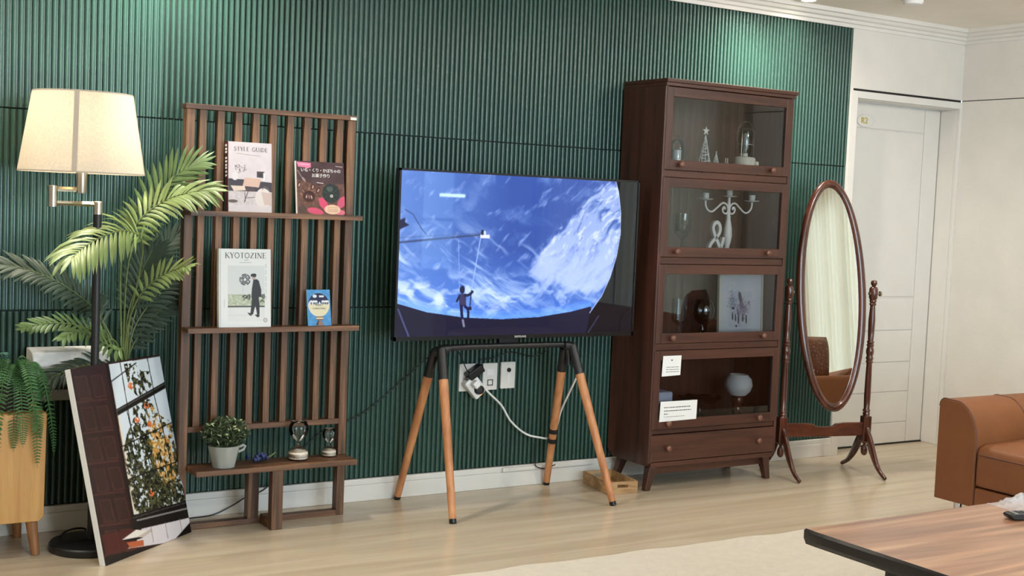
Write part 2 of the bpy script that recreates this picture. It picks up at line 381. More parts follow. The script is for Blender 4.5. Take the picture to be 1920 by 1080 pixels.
def serif(name, word, height, O, U, V, m, parent, width=None, gap=.06):
    tot = sum(GLY[c][0]+gap for c in word)-gap; sx = (width/tot) if width else height
    O, U, V = Vector(O), Vector(U), Vector(V); Wn = U.cross(V); b = MB(); x = 0; k = 0
    for c in word:
        adv, st, se = GLY[c]
        for wd, pts in st+[(N_*.8, [(p[0]-.11, p[1]), (p[0]+.11, p[1])]) for p in se]:
            for (x0, y0), (x1, y1) in zip(pts, pts[1:]):
                d = Vector((x1-x0, y1-y0)); d.normalize(); nrm = Vector((-d.y, d.x))*wd/2; e = d*.012; k += 1
                q = [(x0-e.x+nrm.x, y0-e.y+nrm.y), (x0-e.x-nrm.x, y0-e.y-nrm.y), (x1+e.x-nrm.x, y1+e.y-nrm.y), (x1+e.x+nrm.x, y1+e.y+nrm.y)]
                b.add([O+U*((x+px)*sx)+V*(py*height)+Wn*(.00002*(k % 5)) for px, py in q], [(0, 1, 2, 3)])
        x += adv+gap
    return b.build(name, m, parent)

# ================================================================== SETTING
XL, XR, YB, ZC = -1.7, 6.153, -6.25, 2.424
struct(MB().box(XL-.2, XR+.3, YB-.2, .4, -.08, 0).build('floor', FLOORM))
struct(MB().box(XL-.2, XR+.3, YB-.2, .4, ZC, ZC+.1).build('ceiling', CEILM))
b = MB(); b.box(XL, 5.262, .0115, .25, 0, ZC); b.m = 1; b.box(5.262, XR, .0115, .25, 1.974, ZC).box(5.262, XR, 0, .0115, 2.0255, ZC).box(5.238, 5.262, 0, .0115, 2.012, ZC)
b.box(6.133, XR, .0115, .25, 0, 1.974).box(5.262, 5.293, .0115, .25, 0, 1.974); b.m = 2; b.box(5.262, XR, .004, .0115, 2.012, 2.0255)
wall = struct(b.build('wall_back', [DARKBACK, PAPERWALL, GAP]))
# fluted panels: three rows, each panel one part with its half-round flutes as geometry
PIT, PW, Z0P, PH = .02353, .7059, .0995, .749
def panel_mesh(width):
    n = max(1, round(width/PIT)); b = MB(); prof = []
    for i in range(n):
        x = i*PIT; prof += [(x+.0001, .0112), (x+.0034, .0112)]
        prof += [(x+.0036+.0178*k/10, .0085-.0080*math.sin(pi*k/10)**.42) for k in range(0, 11)]
        prof += [(x+.0216, .0112)]
    prof.append((n*PIT, .0112))
    h0, h1 = .003, PH-.003; m = len(prof)
    v = [(x, y, h0) for x, y in prof]+[(x, y, h1) for x, y in prof]+[(x, .0114, h0) for x, y in prof]+[(x, .0114, h1) for x, y in prof]
    f = []
    for i in range(m-1): f += [(i, i+1, m+i+1, m+i), (m+i, m+i+1, 3*m+i+1, 3*m+i), (2*m+i, 2*m+i+1, i+1, i)]
    b.add(v, f); return b
full = None; xs = []; x = 4.303
while x > XL+.3: x -= PW
x0 = x+PW
xs = [x0+k*PW for k in range(20) if x0+k*PW < 5.23]
for row in range(3):
    for x in xs:
        if x+PW < 5.3:
            if full is None: full = panel_mesh(PW).build('panel', GREEN, wall, smooth=50); o = full
            else: o = full.copy(); COL.objects.link(o); o.parent = wall
        else: o = panel_mesh(5.238-x).build('panel', GREEN, wall, smooth=50)
        o.location = (x, .0006*((row*5+int(x*7)) % 3-1), Z0P+row*PH)
# baseboard
b = MB(); b.box(XL, 5.238, -.012, .0115, 0, .072).box(XL, 5.238, -.0085, .0115, .072, .098)
bb = struct(b.build('baseboard_back', WHITE, bevel=.003))
MB().box(3.10, 3.60, -.021, -.0085, .074, .094).build('cable_cover', WHITE, bb, bevel=.003)
# right wall with a window opening
WY0, WY1, WZ0, WZ1 = -4.75, -2.7, .25, 2.2
b = MB(); b.box(XR+.008, XR+.22, YB, WY0, 0, ZC).box(XR+.008, XR+.22, WY1, .0, 0, ZC).box(XR+.008, XR+.22, WY0, WY1, 0, WZ0).box(XR+.008, XR+.22, WY0, WY1, WZ1, ZC)
b.box(XR, XR+.008, WY1, 0, 0, 2.0185).box(XR, XR+.008, WY1, 0, 2.0235, ZC).box(XR, XR+.008, YB, WY0, 0, ZC); b.m = 1; b.box(XR+.004, XR+.008, WY1, 0, 2.0185, 2.0235)
struct(b.build('wall_right', [PAPERWALL, GAP]))
struct(MB().box(XR-.010, XR, -2.4, 0, 0, .012).build('trim_2', WHITE, bevel=.004))
wn = struct(MB().box(XR+.06, XR+.12, WY0, WY1, WZ0, WZ0+.05).box(XR+.06, XR+.12, WY0, WY1, WZ1-.05, WZ1).box(XR+.06, XR+.12, WY0, WY0+.05, WZ0, WZ1).box(XR+.06, XR+.12, WY1-.05, WY1, WZ0, WZ1).box(XR+.06, XR+.12, -3.76, -3.70, WZ0, WZ1).build('window_1', WHITEP))
for y0, y1 in ((WY0+.05, -3.76), (-3.70, WY1-.05)): MB().box(XR+.088, XR+.092, y0, y1, WZ0+.05, WZ1-.05).build('pane', WINGLASS, wn)
# left wall, rear wall with a small window
struct(MB().box(XL-.15, XL, YB, .25, 0, ZC).build('wall_left', PAPERWALL))
b = MB(); V0, V1, U0, U1 = 5.66, 6.09, .62, 1.80
b.box(1.25, 4.25, YB-.15, YB, 0, .35).box(1.25, 4.25, YB-.15, YB, 2.32, ZC).box(XL, 1.25, YB-.15, YB, 0, ZC).box(4.25, V0, YB-.15, YB, 0, ZC).box(V1, XR, YB-.15, YB, 0, ZC).box(V0, V1, YB-.15, YB, 0, U0).box(V0, V1, YB-.15, YB, U1, ZC)
struct(b.build('wall_rear', PAPERWALL))
wn2 = struct(MB().box(V0, V1, YB-.1, YB-.05, U0, U0+.04).box(V0, V1, YB-.1, YB-.05, U1-.04, U1).box(V0, V0+.04, YB-.1, YB-.05, U0, U1).box(V1-.04, V1, YB-.1, YB-.05, U0, U1).box(V0, V1, YB-.1, YB-.05, 1.12, 1.15).build('window_2', WHITEP))
wn3 = struct(MB().box(1.25, 4.25, YB-.12, YB-.06, .35, .41).box(1.25, 4.25, YB-.12, YB-.06, 2.26, 2.32).box(1.25, 1.31, YB-.12, YB-.06, .35, 2.32).box(4.19, 4.25, YB-.12, YB-.06, .35, 2.32).box(2.72, 2.78, YB-.12, YB-.06, .35, 2.32).build('added_window_3', WHITEP))  # large rear window added to let in frontal fill light
for xa, xb in ((1.31, 2.72), (2.78, 4.19)): MB().box(xa, xb, YB-.092, YB-.088, .41, 2.26).build('pane', WINGLASS, wn3)
MB().box(V0+.04, V1-.04, YB-.078, YB-.072, U0+.04, U1-.04).build('pane', WINGLASS, wn2)
# crown moulding
CR = [(0, 2.3445), (.010, 2.3445), (.012, 2.362), (.026, 2.366), (.030, 2.380), (.046, 2.386), (.056, 2.400), (.070, 2.404), (.074, 2.424), (0, 2.424)]
b = MB(); b.rings([[(XL, -d, z) for d, z in CR], [(XR-0, -d, z) for d, z in CR]])
struct(b.build('trim_1', WHITE, smooth=30))
b = MB(); b.rings([[(XR-d, YB, z) for d, z in CR], [(XR-d, 0, z) for d, z in CR]])
struct(b.build('trim_3', WHITE, smooth=30))
# door
b = MB(); b.box(5.238, 5.293, -.010, .0115, 0, 2.012).box(6.133, XR, -.010, .0115, 0, 2.012).box(5.293, 6.133, -.010, .0115, 1.974, 2.012)
b.box(5.293, 5.299, .0115, .124, 0, 1.974).box(6.129, 6.133, .0115, .124, 0, 1.974).box(5.293, 6.133, .0115, .124, 1.970, 1.974)
door = struct(b.build('door_1', WHITE, bevel=.002))
MB().box(5.299, 6.128, .130, .17, .007, 1.969).build('leaf', WHITE, door)
def dpan(x0, x1, z0, z1): MB().box(x0+.003, x1-.003, .124, .131, z0+.003, z1-.003).build('door_panel', WHITE, door, bevel=.0025)
dpan(5.995, 6.128, .005, 1.969); dpan(5.299, 5.425, .005, 1.969); dpan(5.425, 5.995, 1.826, 1.969); dpan(5.425, 5.995, .868, 1.826)
for z0, z1 in ((.672, .856), (.485, .672), (.310, .485), (.128, .310), (.005, .128)): dpan(5.425, 5.995, z0, z1)
MB().box(5.28, 6.135, .118, .135, 0, .006).build('threshold_gap', GAP, door)
# door sign
sg = thing('door_sign', 'small oval white sign with gold characters on the white door', 'sign', (5.503, .122, 1.868))
MB().lathe([(.0, 0), (.068, 0), (.072, .002), (.070, .005), (.058, .006), (.056, .004), (0, .004)], (0, 0, 0), 36, ax=(0, -1, 0)).build('plaque', WHITE, None, smooth=40)
pl = bpy.data.objects['plaque']; pl.parent = sg; pl.matrix_basis = Matrix.Diagonal((1, 1, .52, 1))
text('lettering', 'R2', .05, (5.487, .1165, 1.852), (1, 0, 0), (0, 0, 1), GOLD, sg, .0015)
# downlights, and bodies for the added dome fill lamps
for i, (x, y, e) in enumerate(DOWN):
    t = thing('downlight', ['recessed ceiling downlight above the left end of the green wall', 'recessed ceiling downlight above the floor lamp', 'recessed ceiling downlight above the glazed cabinet', 'small lit ceiling downlight at the top edge beside the crown moulding'][i], 'light', (x, y, ZC), 'ceiling downlights')
    MB().lathe([(.036, -.001), (.036, -.008), (.045, -.008), (.047, -.001)], (x, y, ZC), 24, cap=False).build('trim_ring', WHITEP, t, smooth=40)
    MB().lathe([(.0, -.004), (.034, -.004), (.034, -.006), (0, -.010)], (x, y, ZC), 20, cap=False).build('lens', LAMPON, t, smooth=40)
for i, (x, y) in enumerate(CEIL_FILLS):
    t = thing('added_dome_lamp', 'unseen round white dome lamp added for fill light, '+['above the left of the room', 'nearest the sofa', 'furthest from the green wall'][i], 'light', (x, y, ZC), 'added dome fill lamps')
    MB().lathe([(.20, -.001), (.205, -.03), (.19, -.034)], (x, y, ZC), 40, cap=False).build('housing', WHITEP, t, smooth=40)
    MB().lathe([(.19, -.03), (.175, -.055), (.12, -.075), (.05, -.083), (0, -.084)], (x, y, ZC), 40, cap=False).build('diffuser', FILLON, t, smooth=60)
t = thing('smoke_detector', 'small round white detector on the ceiling near the corner', 'detector', (5.086, -.53, ZC))
MB().lathe([(.052, 0), (.052, -.012), (.044, -.026), (.02, -.030), (0, -.030)], (5.086, -.53, ZC), 28, cap=False).build('dome', WHITEP, t, smooth=40)
MB().lathe([(.058, 0), (.058, -.004), (.05, -.006)], (5.086, -.53, ZC), 28, cap=False).build('base_ring', WGREY, t, smooth=40)
# curtains over the window
t = thing('curtain', 'pleated sheer white curtain over the window in the right wall', 'curtain', (6.06, -3.7, 0))
for y0, y1 in ((-4.95, -3.72), (-3.68, -2.42)):
    b = MB(); n = 150; top = []; bot = []
    for i in range(n+1):
        y = y0+(y1-y0)*i/n; ph = i*.62+.9*math.sin(i*.13)
        top.append((6.06+.036*math.sin(ph), y, 2.34)); bot.append((6.06+.046*math.sin(ph+.2*math.sin(i*.3)), y, .03))
    b.add(top+bot, [(i, i+1, n+2+i, n+1+i) for i in range(n)]); b.build('drape', CURT, t, smooth=80)
MB().tube([(6.06, -5.0, 2.355), (6.06, -2.38, 2.355)], .012, 10).build('curtain_rail', WHITEP, t, smooth=40)
t = thing('bar_light', 'slim white bar lamp on the rear wall by the small window', 'light', (5.965, YB, 1.36))
MB().box(5.825, 6.105, YB+.0, YB+.03, 1.350, 1.390).build('housing', WHITEP, t); MB().box(5.83, 6.10, YB+.03, YB+.045, 1.357, 1.383).build('tube', emit('bar_lamp', (215, 242, 255), 15), t)

# ================================================================== TELEVISION ON ITS STAND
tv = thing('television', 'large flat black television showing a blue planet seen from space', 'television', (3.008, -.26, .73))
X0, X1, Zb, Zt, YF = 2.3875, 3.630, .731, 1.450, -.262
MB().box(X0, X1, YF+.004, YF+.035, Zb, Zt).build('back_cover', BEZEL, tv, bevel=.004)
b = MB(); w_ = .009
b.box(X0, X1, YF-.004, YF+.006, Zt-w_, Zt).box(X0, X1, YF-.004, YF+.006, Zb, Zb+.017).box(X0, X0+w_, YF-.004, YF+.006, Zb, Zt).box(X1-w_, X1, YF-.004, YF+.006, Zb, Zt)
b.build('bezel', BEZEL, tv)
MB().box(X0+.25, X1-.25, YF+.035, YF+.075, Zb+.02, Zb+.40).build('rear_housing', BLACKP, tv, bevel=.01)
text('lettering', 'SAMSUNG', .0125, (3.008, YF-.0045, Zb+.004), (1, 0, 0), (0, 0, 1), INKW, tv, 0, space=1.1)
SX0, SX1, SZ0, SZ1 = X0+w_, X1-w_, Zb+.017, Zt-w_
P = Paint(470, 270, SX1-SX0, SZ1-SZ0)
def S(px, py):
    q = at(px, py, YF); return (q.x-SX0, SZ1-q.z)
def SL(*a): return [S(*q) for q in a]
W, H = P.W, P.H; u, v = P.X/W, P.Y/H
wx = P.X+.10*(P.noise(4, 4, 5)-.5); wy = P.Y+.10*(P.noise(4, 4, 6)-.5)
cx, cy = S(1010, 400)
ang = np.arctan2(P.Y-cy, P.X-cx); rad = np.hypot(P.X-cx, P.Y-cy)
base = np.clip(.75-1.7*u, 0, 1)[..., None]
P.C = np.array((44, 74, 150.))*(1-base)+np.array((104, 140, 208.))*base
low = np.clip((v-.45)*2.2, 0, 1)[..., None]; P.C = P.C*(1-low*.75)+np.array((78, 126, 218.))*low*.75
ca, sa = math.cos(.55), math.sin(.55); rx, ry = wx*ca+wy*sa, -wx*sa+wy*ca
def soft(n, a, b_): return np.clip((n-a)/(b_-a), 0, 1)
def mixc(msk, rgb): P.C = P.C*(1-msk[..., None])+np.array(rgb, float)*msk[..., None]
st = soft(P.noise(5, 34, 3, 5, rx, ry), .53, .74)*soft(v, .22, .5)*np.clip(1.25-u*1.15, 0, 1)
mixc(st*.75, (186, 208, 244))
pf = soft(P.noise(16, 30, 9, 5, wx, wy), .54, .72)*soft(v, .56, .72)*np.clip(1.1-.8*u, .2, 1)
mixc(pf*.85, (206, 222, 250))
mixc(soft(P.noise(12, 12, 21, 5, wx, wy), .60, .8)*.35, (140, 170, 224))
cl = P.poly(SL((985, 520), (1010, 470), (1060, 420), (1105, 375), (1140, 340), (1170, 340), (1170, 420), (1150, 520), (1130, 552), (1060, 545), (1010, 535))).astype(float)
k = 41; ker = np.ones(k)/k
bl = np.apply_along_axis(lambda r: np.convolve(r, ker, 'same'), 0, np.apply_along_axis(lambda r: np.convolve(r, ker, 'same'), 1, cl))
bl = np.apply_along_axis(lambda r: np.convolve(r, ker, 'same'), 0, np.apply_along_axis(lambda r: np.convolve(r, ker, 'same'), 1, bl))
c2, s2 = math.cos(-.74), math.sin(-.74); bx, by = wx*c2+wy*s2, -wx*s2+wy*c2
nn = P.noise(14, 44, 14, 5, bx, by)
mixc(soft(bl+(nn-.5)*2.4, .36, 1.0)*.80, (158, 178, 228))
hb = soft(bl+(P.noise(5, 12, 77, 3, bx, by)-.5)*.5, .55, .95)*soft(v, .30, .52); mixc(hb*.72, (166, 184, 236))
mixc(soft(P.noise(30, 60, 91, 4, bx, by), .52, .75)*soft(bl, .15, .6)*(1-soft(v, .42, .6))*.75, (206, 216, 246))
mixc(soft(P.noise(9, 40, 92, 4, wx*.9+wy*.3, wy-wx*.12), .55, .78)*soft(v, .62, .78)*soft(u, .3, .5)*.5, (196, 214, 250))
hz = SL((735, 566), (800, 585), (870, 595), (940, 598), (1010, 594), (1070, 584), (1108, 574))
for a_, o_ in ((.35, .035), (.5, .018)):
    P.fill(P.poly([(x_, y_-o_) for x_, y_ in hz]+[(hz[-1][0], hz[-1][1]), *hz[::-1]]), (96, 150, 238), a_)
P.fill(P.poly(hz+SL((1108, 700), (735, 700))), (26, 27, 48))
rim = SL((1152, 330), (1160, 360), (1164, 400), (1163, 440), (1156, 480), (1144, 520), (1128, 555), (1106, 586), (1095, 640))
P.fill(P.line(rim[:8], .006), (170, 190, 240)); P.fill(P.poly(rim+SL((1215, 660), (1215, 320))), (13, 14, 20))
P.fill(P.line(SL((747, 580), (768, 634)), .008), (66, 70, 108)); P.fill(P.line(SL((1095, 634), (1122, 592)), .004), (60, 64, 100))
P.fill(P.line(SL((745, 455), (905, 440)), .009), (52, 62, 98), .75); P.fill(P.line(SL((745, 446), (905, 437)), .003), (70, 84, 130), .6)
P.fill(P.poly(SL((744, 408), (752, 412), (760, 408), (760, 417), (768, 422), (746, 432))), (34, 38, 66))
P.fill(P.line(SL((760, 393), (775, 402), (790, 428), (800, 440)), .004), (44, 54, 96), .7)
P.fill(P.rect(*S(901, 440), *S(918, 447)), (206, 208, 222)); P.fill(P.ell(*S(905, 436), .008, .012), (30, 36, 60)); P.fill(P.ell(*S(909, 437), .006, .010), (188, 196, 220))
P.fill(P.line(SL((901, 447), (884, 545)), .0045), (140, 168, 224)); P.fill(P.line(SL((860, 450), (862, 548)), .0035), (120, 150, 214))
P.fill(P.line(SL((884, 545), (881, 578)), .006), (30, 40, 84))
DK = (26, 30, 62)
P.fill(P.ell(*S(867, 543), .013, .017), DK); P.fill(P.poly(SL((860, 552), (874, 550), (874, 572), (862, 576))), (52, 50, 84)); P.fill(P.line(SL((872, 554), (879, 553), (886, 547)), .012), DK)
P.fill(P.line(SL((862, 554), (857, 564)), .010), DK); P.fill(P.line(SL((865, 574), (866, 590), (868, 606)), .014), DK); P.fill(P.line(SL((872, 574), (878, 580), (878, 596)), .012), DK); P.fill(P.rect(*S(875, 575), *S(884, 581)), DK)
P.fill(P.line(SL((868, 600), (870, 611)), .010), (120, 116, 140))
P.mesh('screen', (SX0, YF-.0005, SZ1), (SX1-SX0, 0, 0), (0, 0, SZ0-SZ1), SCREEN, tv)

sd = thing('tv_stand', 'easel style television stand with four oak legs and a black yoke', 'stand', (2.96, -.26, 0))
LY = -.235
legs = [((2.612, LY+.03, .67), (2.545, -.035, 0)), ((2.622, LY-.015, .69), (2.569, -.50, 0)), ((3.288, LY+.03, .67), (3.335, -.035, 0)), ((3.300, LY-.015, .69), (3.387, -.50, 0))]
for a, c in legs:
    a, c = Vector(a), Vector(c); k = (a.z-.565)/a.z
    j = a.lerp(c, k); f_ = a.lerp(c, .975)
    L = MB().tube([j, j.lerp(f_, .5), f_], [.0205, .0185, .0155], 18).build('leg', OAK, sd, smooth=40)
    MB().tube([f_, c+Vector((0, 0, .001))], [.0158, .015], 16).build('foot_cap', BLACKP, L, smooth=40)
    MB().tube([a, j], [.0205, .0215], 16).build('leg_socket', BLACK, sd, smooth=40)
yk = bezier([(2.630, LY, .600), (2.637, LY, .655), (2.655, LY, .687), (2.70, LY, .694), (2.96, LY, .695), (3.235, LY, .694), (3.275, LY, .685), (3.290, LY, .655), (3.292, LY, .60)], 8)
MB().tube(yk, .0135, 14).build('yoke', BLACK, sd, smooth=50)
MB().box(2.93, 3.03, LY+.015, LY+.04, .69, 1.15).box(2.75, 3.21, LY+.012, LY+.022, .95, 1.05).build('mounting_post', BLACK, sd, bevel=.003)
MB().tube([(2.605, LY+.02, .672), (2.625, LY-.01, .688), (2.66, LY-.005, .690)], .02, 14).build('yoke_joint', BLACK, sd, smooth=50)
MB().tube([(3.293, LY+.02, .672), (3.298, LY-.01, .688), (3.262, LY-.005, .690)], .02, 14).build('yoke_joint', BLACK, sd, smooth=50)
la, lc = map(Vector, legs[2])
for zz in (.272, .225):
    q = la.lerp(lc, (la.z-zz)/la.z); d = (lc-la).normalized()
    MB().tube([q-d*.010, q+d*.010], .0225, 16).build('strap', BLACKT, sd, smooth=40)

# outlets, plugs, cables
g = 'wall plates behind the television'
def plate(x0, x1, z0, z1, label):
    t = thing('wall_outlet', label, 'outlet', ((x0+x1)/2, -.012, (z0+z1)/2), g)
    MB().box(x0, x1, -.013, .001, z0, z1).build('plate', PLATE, t, bevel=.003); return t
t = plate(2.852, 2.948, .462, .588, 'white wall outlet with the plug cluster in front, leftmost of three under the television')
t = plate(2.976, 3.053, .463, .588, 'white wall plate with a square socket, middle of three under the television')
b = MB(); b.box(3.000, 3.030, -.0145, -.013, .484, .488).box(3.000, 3.030, -.0145, -.013, .508, .512).box(3.000, 3.004, -.0145, -.013, .484, .512).box(3.026, 3.030, -.0145, -.013, .484, .512); b.build('socket_outline', INK, t)
MB().box(2.996, 3.034, -.0145, -.013, .530, .562).build('blank_insert', WHITEP, t, bevel=.001)
t = plate(3.073, 3.150, .466, .590, 'white wall plate with one round black socket, rightmost of three under the television')
MB().lathe([(.010, 0), (.010, .006), (.007, .006), (.006, .002), (0, .002)], (3.113, -.013, .553), 18, ax=(0, -1, 0)).build('coaxial_socket', INKK, t, smooth=40)
MB().box(3.106, 3.122, -.0145, -.013, .494, .534).build('label_strip', WHITEP, t)
t = thing('plug_adaptor', 'white multi-way plug adaptor hanging crookedly off the left outlet', 'adaptor', (2.915, -.02, .49))
rot = Matrix.Translation((2.918, -.036, .487)) @ Matrix.Rotation(math.radians(-42), 4, 'Y')
MB().box(-.036, .036, -.019, .0225, -.050, .050).build('body', WHITEP, t, bevel=.008, xf=rot)
MB().lathe([(.022, 0), (.020, .020), (.010, .024), (0, .024)], (0, -.019, -.016), 18, ax=(0, -1, 0)).build('round_plug', INKK, t, smooth=40, xf=rot)
MB().box(-.008, .008, -.021, -.018, -.046, -.030).build('switch', emit('neon_switch', (255, 170, 110), .8), t, xf=rot)
MB().box(-.016, .016, -.052, -.019, .004, .036).build('cord_plug', WHITEP, t, bevel=.006, xf=rot)
t = thing('power_adapter', 'black plug-in power adapter tilted on the left outlet', 'adapter', (2.905, -.03, .55))
rot = Matrix.Translation((2.915, -.039, .553)) @ Matrix.Rotation(math.radians(-32), 4, 'Y')
MB().box(-.042, .042, -.024, .025, -.019, .019).build('body', BLACKP, t, bevel=.006, xf=rot)
MB().tube([(-.042, 0, -.004), (-.055, 0, -.002)], [.009, .006], 12).build('cord_grip', BLACKP, t, smooth=40, xf=rot)
Y1 = -.045
pts = [(2.935, -.085, .500), at(915, 735, -.08), at(940, 760, -.05), at(958, 790, Y1), at(985, 813, Y1), at(1010, 820, -.05), at(1032, 821, -.06), at(1042, 806, -.085), at(1052, 770, -.12), at(1068, 735, -.17), at(1082, 704, -.205), at(1083, 690, -.215)]
tag(MB().tube(bezier(pts, 10), .0048, 10).build('power_cable', WHITEP, smooth=60), 'white power cable looping from the plug to the oak stand leg', 'cable')
tag(MB().tube(bezier([at(826, 662, -.10), at(800, 672, -.03), at(740, 726, -.015), at(690, 768, -.012), at(650, 790, -.012), at(600, 812, -.012), at(560, 850, -.012), at(500, 914, -.02), at(465, 930, -.03), at(435, 948, -.03), at(400, 965, -.03), at(355, 972, -.04)], 10), .0028, 8).build('thin_cable', BLACKP, smooth=60), 'thin black cable running behind the slatted shelf down to the floor', 'cable')
tag(MB().tube(bezier([at(858, 656, -.13), at(866, 672, -.06), at(875, 693, -.05), at(884, 702, -.04)], 8), .0026, 8).build('adapter_cord', BLACKP, smooth=60), 'short black cord dropping from the television to the black power adapter', 'cable')
tag(MB().tube(bezier([at(900, 675, -.012), at(930, 670, -.02), at(960, 660, -.04), at(1000, 668, -.03), at(1030, 655, -.08)], 8), .0024, 8).build('signal_cord', BLACKP, smooth=60), 'black cord sagging across the wall just under the yoke', 'cable')
tag(MB().tube(bezier([at(1004, 830, -.012), at(1003, 866, -.018), at(1008, 876, -.03), at(1025, 878, -.03), at(1041, 871, -.022)], 8), .0024, 8).build('loose_cord', BLACKP, smooth=60), 'short black cord end bent along the top of the baseboard', 'cable')
# crate
t = thing('wooden_crate', 'small pale wooden crate on the floor between stand leg and cabinet', 'crate', (3.58, -.20, 0))
rot = Matrix.Translation((3.582, -.205, 0)) @ Matrix.Rotation(math.radians(-9), 4, 'Z'); cw, cl_, ch = .078, .130, .058
MB().box(-cw, cw, -cl_, cl_, .001, .007).build('bottom', CRATEW, t, xf=rot)
for s in (-1, 1):
    MB().box(*sorted((s*cw, s*(cw-.007))), -cl_+.007, cl_-.007, .007, ch).build('side', CRATEW, t, xf=rot)
    b = MB(); y0, y1 = sorted((s*cl_, s*(cl_-.008)))
    b.box(-cw, -.028, y0, y1, .007, ch).box(.028, cw, y0, y1, .007, ch).box(-.028, .028, y0, y1, .007, .030).box(-.028, .028, y0, y1, .044, ch); b.build('end', CRATEW, t, xf=rot)

# ================================================================== SLATTED RACK
rk = thing('slatted_shelf', 'dark walnut slatted display rack with two ledges and a low bench', 'shelf', (1.87, -.17, 0))
RY0, RY1 = -.190, -.148
def rbox(n, m, *a, bev=.002): return MB().box(*a).build(n, m, rk, bevel=bev)
for x0, x1 in ((1.514, 1.548), (2.184, 2.219)): rbox('post', RACKW, x0, x1, RY0, RY1, 0, 1.632)
rbox('top_rail', RACKX, 1.510, 2.222, RY0-.004, RY1+.004, 1.632, 1.652)
lower = rbox('lower_rail', RACKX, 1.548, 2.184, RY0, RY1, .384, .406)
rbox('floor_rail', RACKX, 1.548, 2.184, RY0, RY1, .001, .022)
sl0 = None
for i in range(9):
    x = 1.581+i*(2.151-1.581)/8
    if sl0 is None: sl0 = MB().box(x-.0135, x+.0135, RY0+.002, RY1-.002, .406, 1.632).build('slat', RACKW, rk, bevel=.0015); sl = sl0
    else: sl = sl0.copy(); COL.objects.link(sl); sl.location.x += x-1.581
for z in (1.229, .781):
    rbox('ledge', RACKX, 1.515, 2.226, -.262, RY0-.0005, z, z+.017); 
    MB().box(1.515, 2.226, -.268, -.2622, z-.002, z+.018).build('ledge_lip', RACKX, rk, bevel=.001)
rbox('bench_board', RACKX, 1.545, 2.216, -.318, RY1-.015, .235, .256, bev=.003)
rbox('front_leg', RACKW, 1.852, 1.898, -.316, -.276, .0, .235)
rbox('back_leg', RACKW, 1.800, 1.846, RY0, RY1, .022, .235)
rbox('cross_foot', RACKX, 1.852, 1.898, -.276, -.190, .001, .040)
MB().box(2.192, 2.218, RY0-.0052, RY0-.004, 1.634, 1.645).build('maker_tag', PAPER, rk)

def book(name, label, cat, x0, x1, z0, h, thick, yb, lean, block, group=None):
    """standing flat object leaning back; returns the thing, its transform and cover frame"""
    t = thing(name, label, cat, ((x0+x1)/2, yb, z0), group)
    xf = Matrix.Translation((0, yb, z0)) @ Matrix.Rotation(-lean, 4, 'X')
    MB().box(x0, x1, 0, thick, .0005, h).build('pages' if thick > .006 else 'card', block, t, bevel=.001, xf=xf)
    O = xf @ Vector((x0, -.0009, h)); V = (xf.to_3x3() @ Vector((0, 0, -h)))
    return t, xf, O, Vector((x1-x0, 0, 0)), V
def cover_text(t, xf, fn, x, z): return xf @ Vector((x, -.0016, z))
UP = lambda xf: xf.to_3x3() @ Vector((0, 0, 1))
ZL1, ZL2 = 1.247, .799
# style guide
t, xf, O, U, V = book('magazine', 'pale pink style magazine with dark red spine on the upper ledge', 'magazine', 1.668, 1.843, ZL1, .270, .034, -.249, .085, PAPER)
MB().box(1.6655, 1.6675, 0, .034, .0005, .2705).build('spine', SPINE, t, xf=xf)
b = MB()
for k, z in enumerate((.252, .238, .226, .203, .190, .176, .165, .150, .136)): b.box(1.6648, 1.6654, .008, .026, z, z+.008)
b.build('spine_lettering', INKW, t, xf=xf)
P = Paint(120, 186, 80, 131); P.C[:] = (208, 198, 202)
n = P.noise(.09, .09, 2); P.C += ((n-.5)*14)[..., None]
P.fill(P.rect(0, 88, 80, 131), (196, 186, 188)); P.C += ((P.noise(.3, .5, 8)-.5)*40*(P.Y > 88))[..., None]
P.fill(P.poly([(0, 69), (28, 70), (80, 74), (80, 92), (0, 92)]), (52, 44, 54))
P.fill(P.poly([(52, 54), (66, 54), (65, 66), (52, 65)]), (58, 50, 54)); P.fill(P.rect(64, 56, 67, 72), (224, 220, 220)); P.fill(P.rect(56, 58, 62, 63), (40, 36, 40))
P.fill(P.ell(12, 64, 6, 8), (214, 208, 210)); 
for q in range(46): 
    a, r_ = random.random()*6.3, random.random()**.5; P.fill(P.ell(22+12*r_*math.cos(a), 49+9*r_*math.sin(a), 1.6, .8, a), random.choice([(120, 108, 112), (170, 160, 162), (78, 70, 74), (226, 220, 222)]), .8)
P.fill(P.poly([(30, 66), (60, 68), (56, 84), (26, 82)]), (206, 172, 156)); P.fill(P.poly([(4, 82), (30, 82), (32, 90), (10, 92)]), (216, 196, 180))
P.fill(P.poly([(30, 84), (48, 86), (50, 92), (32, 91)]), (74, 54, 58)); P.fill(P.line([(36, 92), (29, 112)], 1.2), (30, 26, 28)); P.fill(P.line([(30, 94), (31, 110)], 1), (40, 34, 36)); P.fill(P.line([(34, 104), (48, 103)], 1), (50, 44, 46))
P.fill(P.ell(64, 104, 15, 19), (214, 204, 200)); P.fill(P.poly([(60, 92), (79, 94), (78, 116), (66, 117)]), (188, 160, 152), .7); P.fill(P.line([(62, 88), (66, 82), (72, 84), (76, 90)], 1.2), (110, 96, 92)); P.fill(P.ell(8, 111, 9, 3), (86, 72, 66)); P.fill(P.rect(0, 118, 80, 131), (206, 198, 200), .6)
P.fill(P.line([(16, 22), (58, 25)], .9), (120, 112, 122), .7)
P.mesh('cover', O, U, V, PRINT, t)
serif('lettering', 'STYLE GUIDE', .0150, xf @ Vector((1.690, -.0014, .236)), (1, 0, 0), UP(xf), INK, t, width=.137)
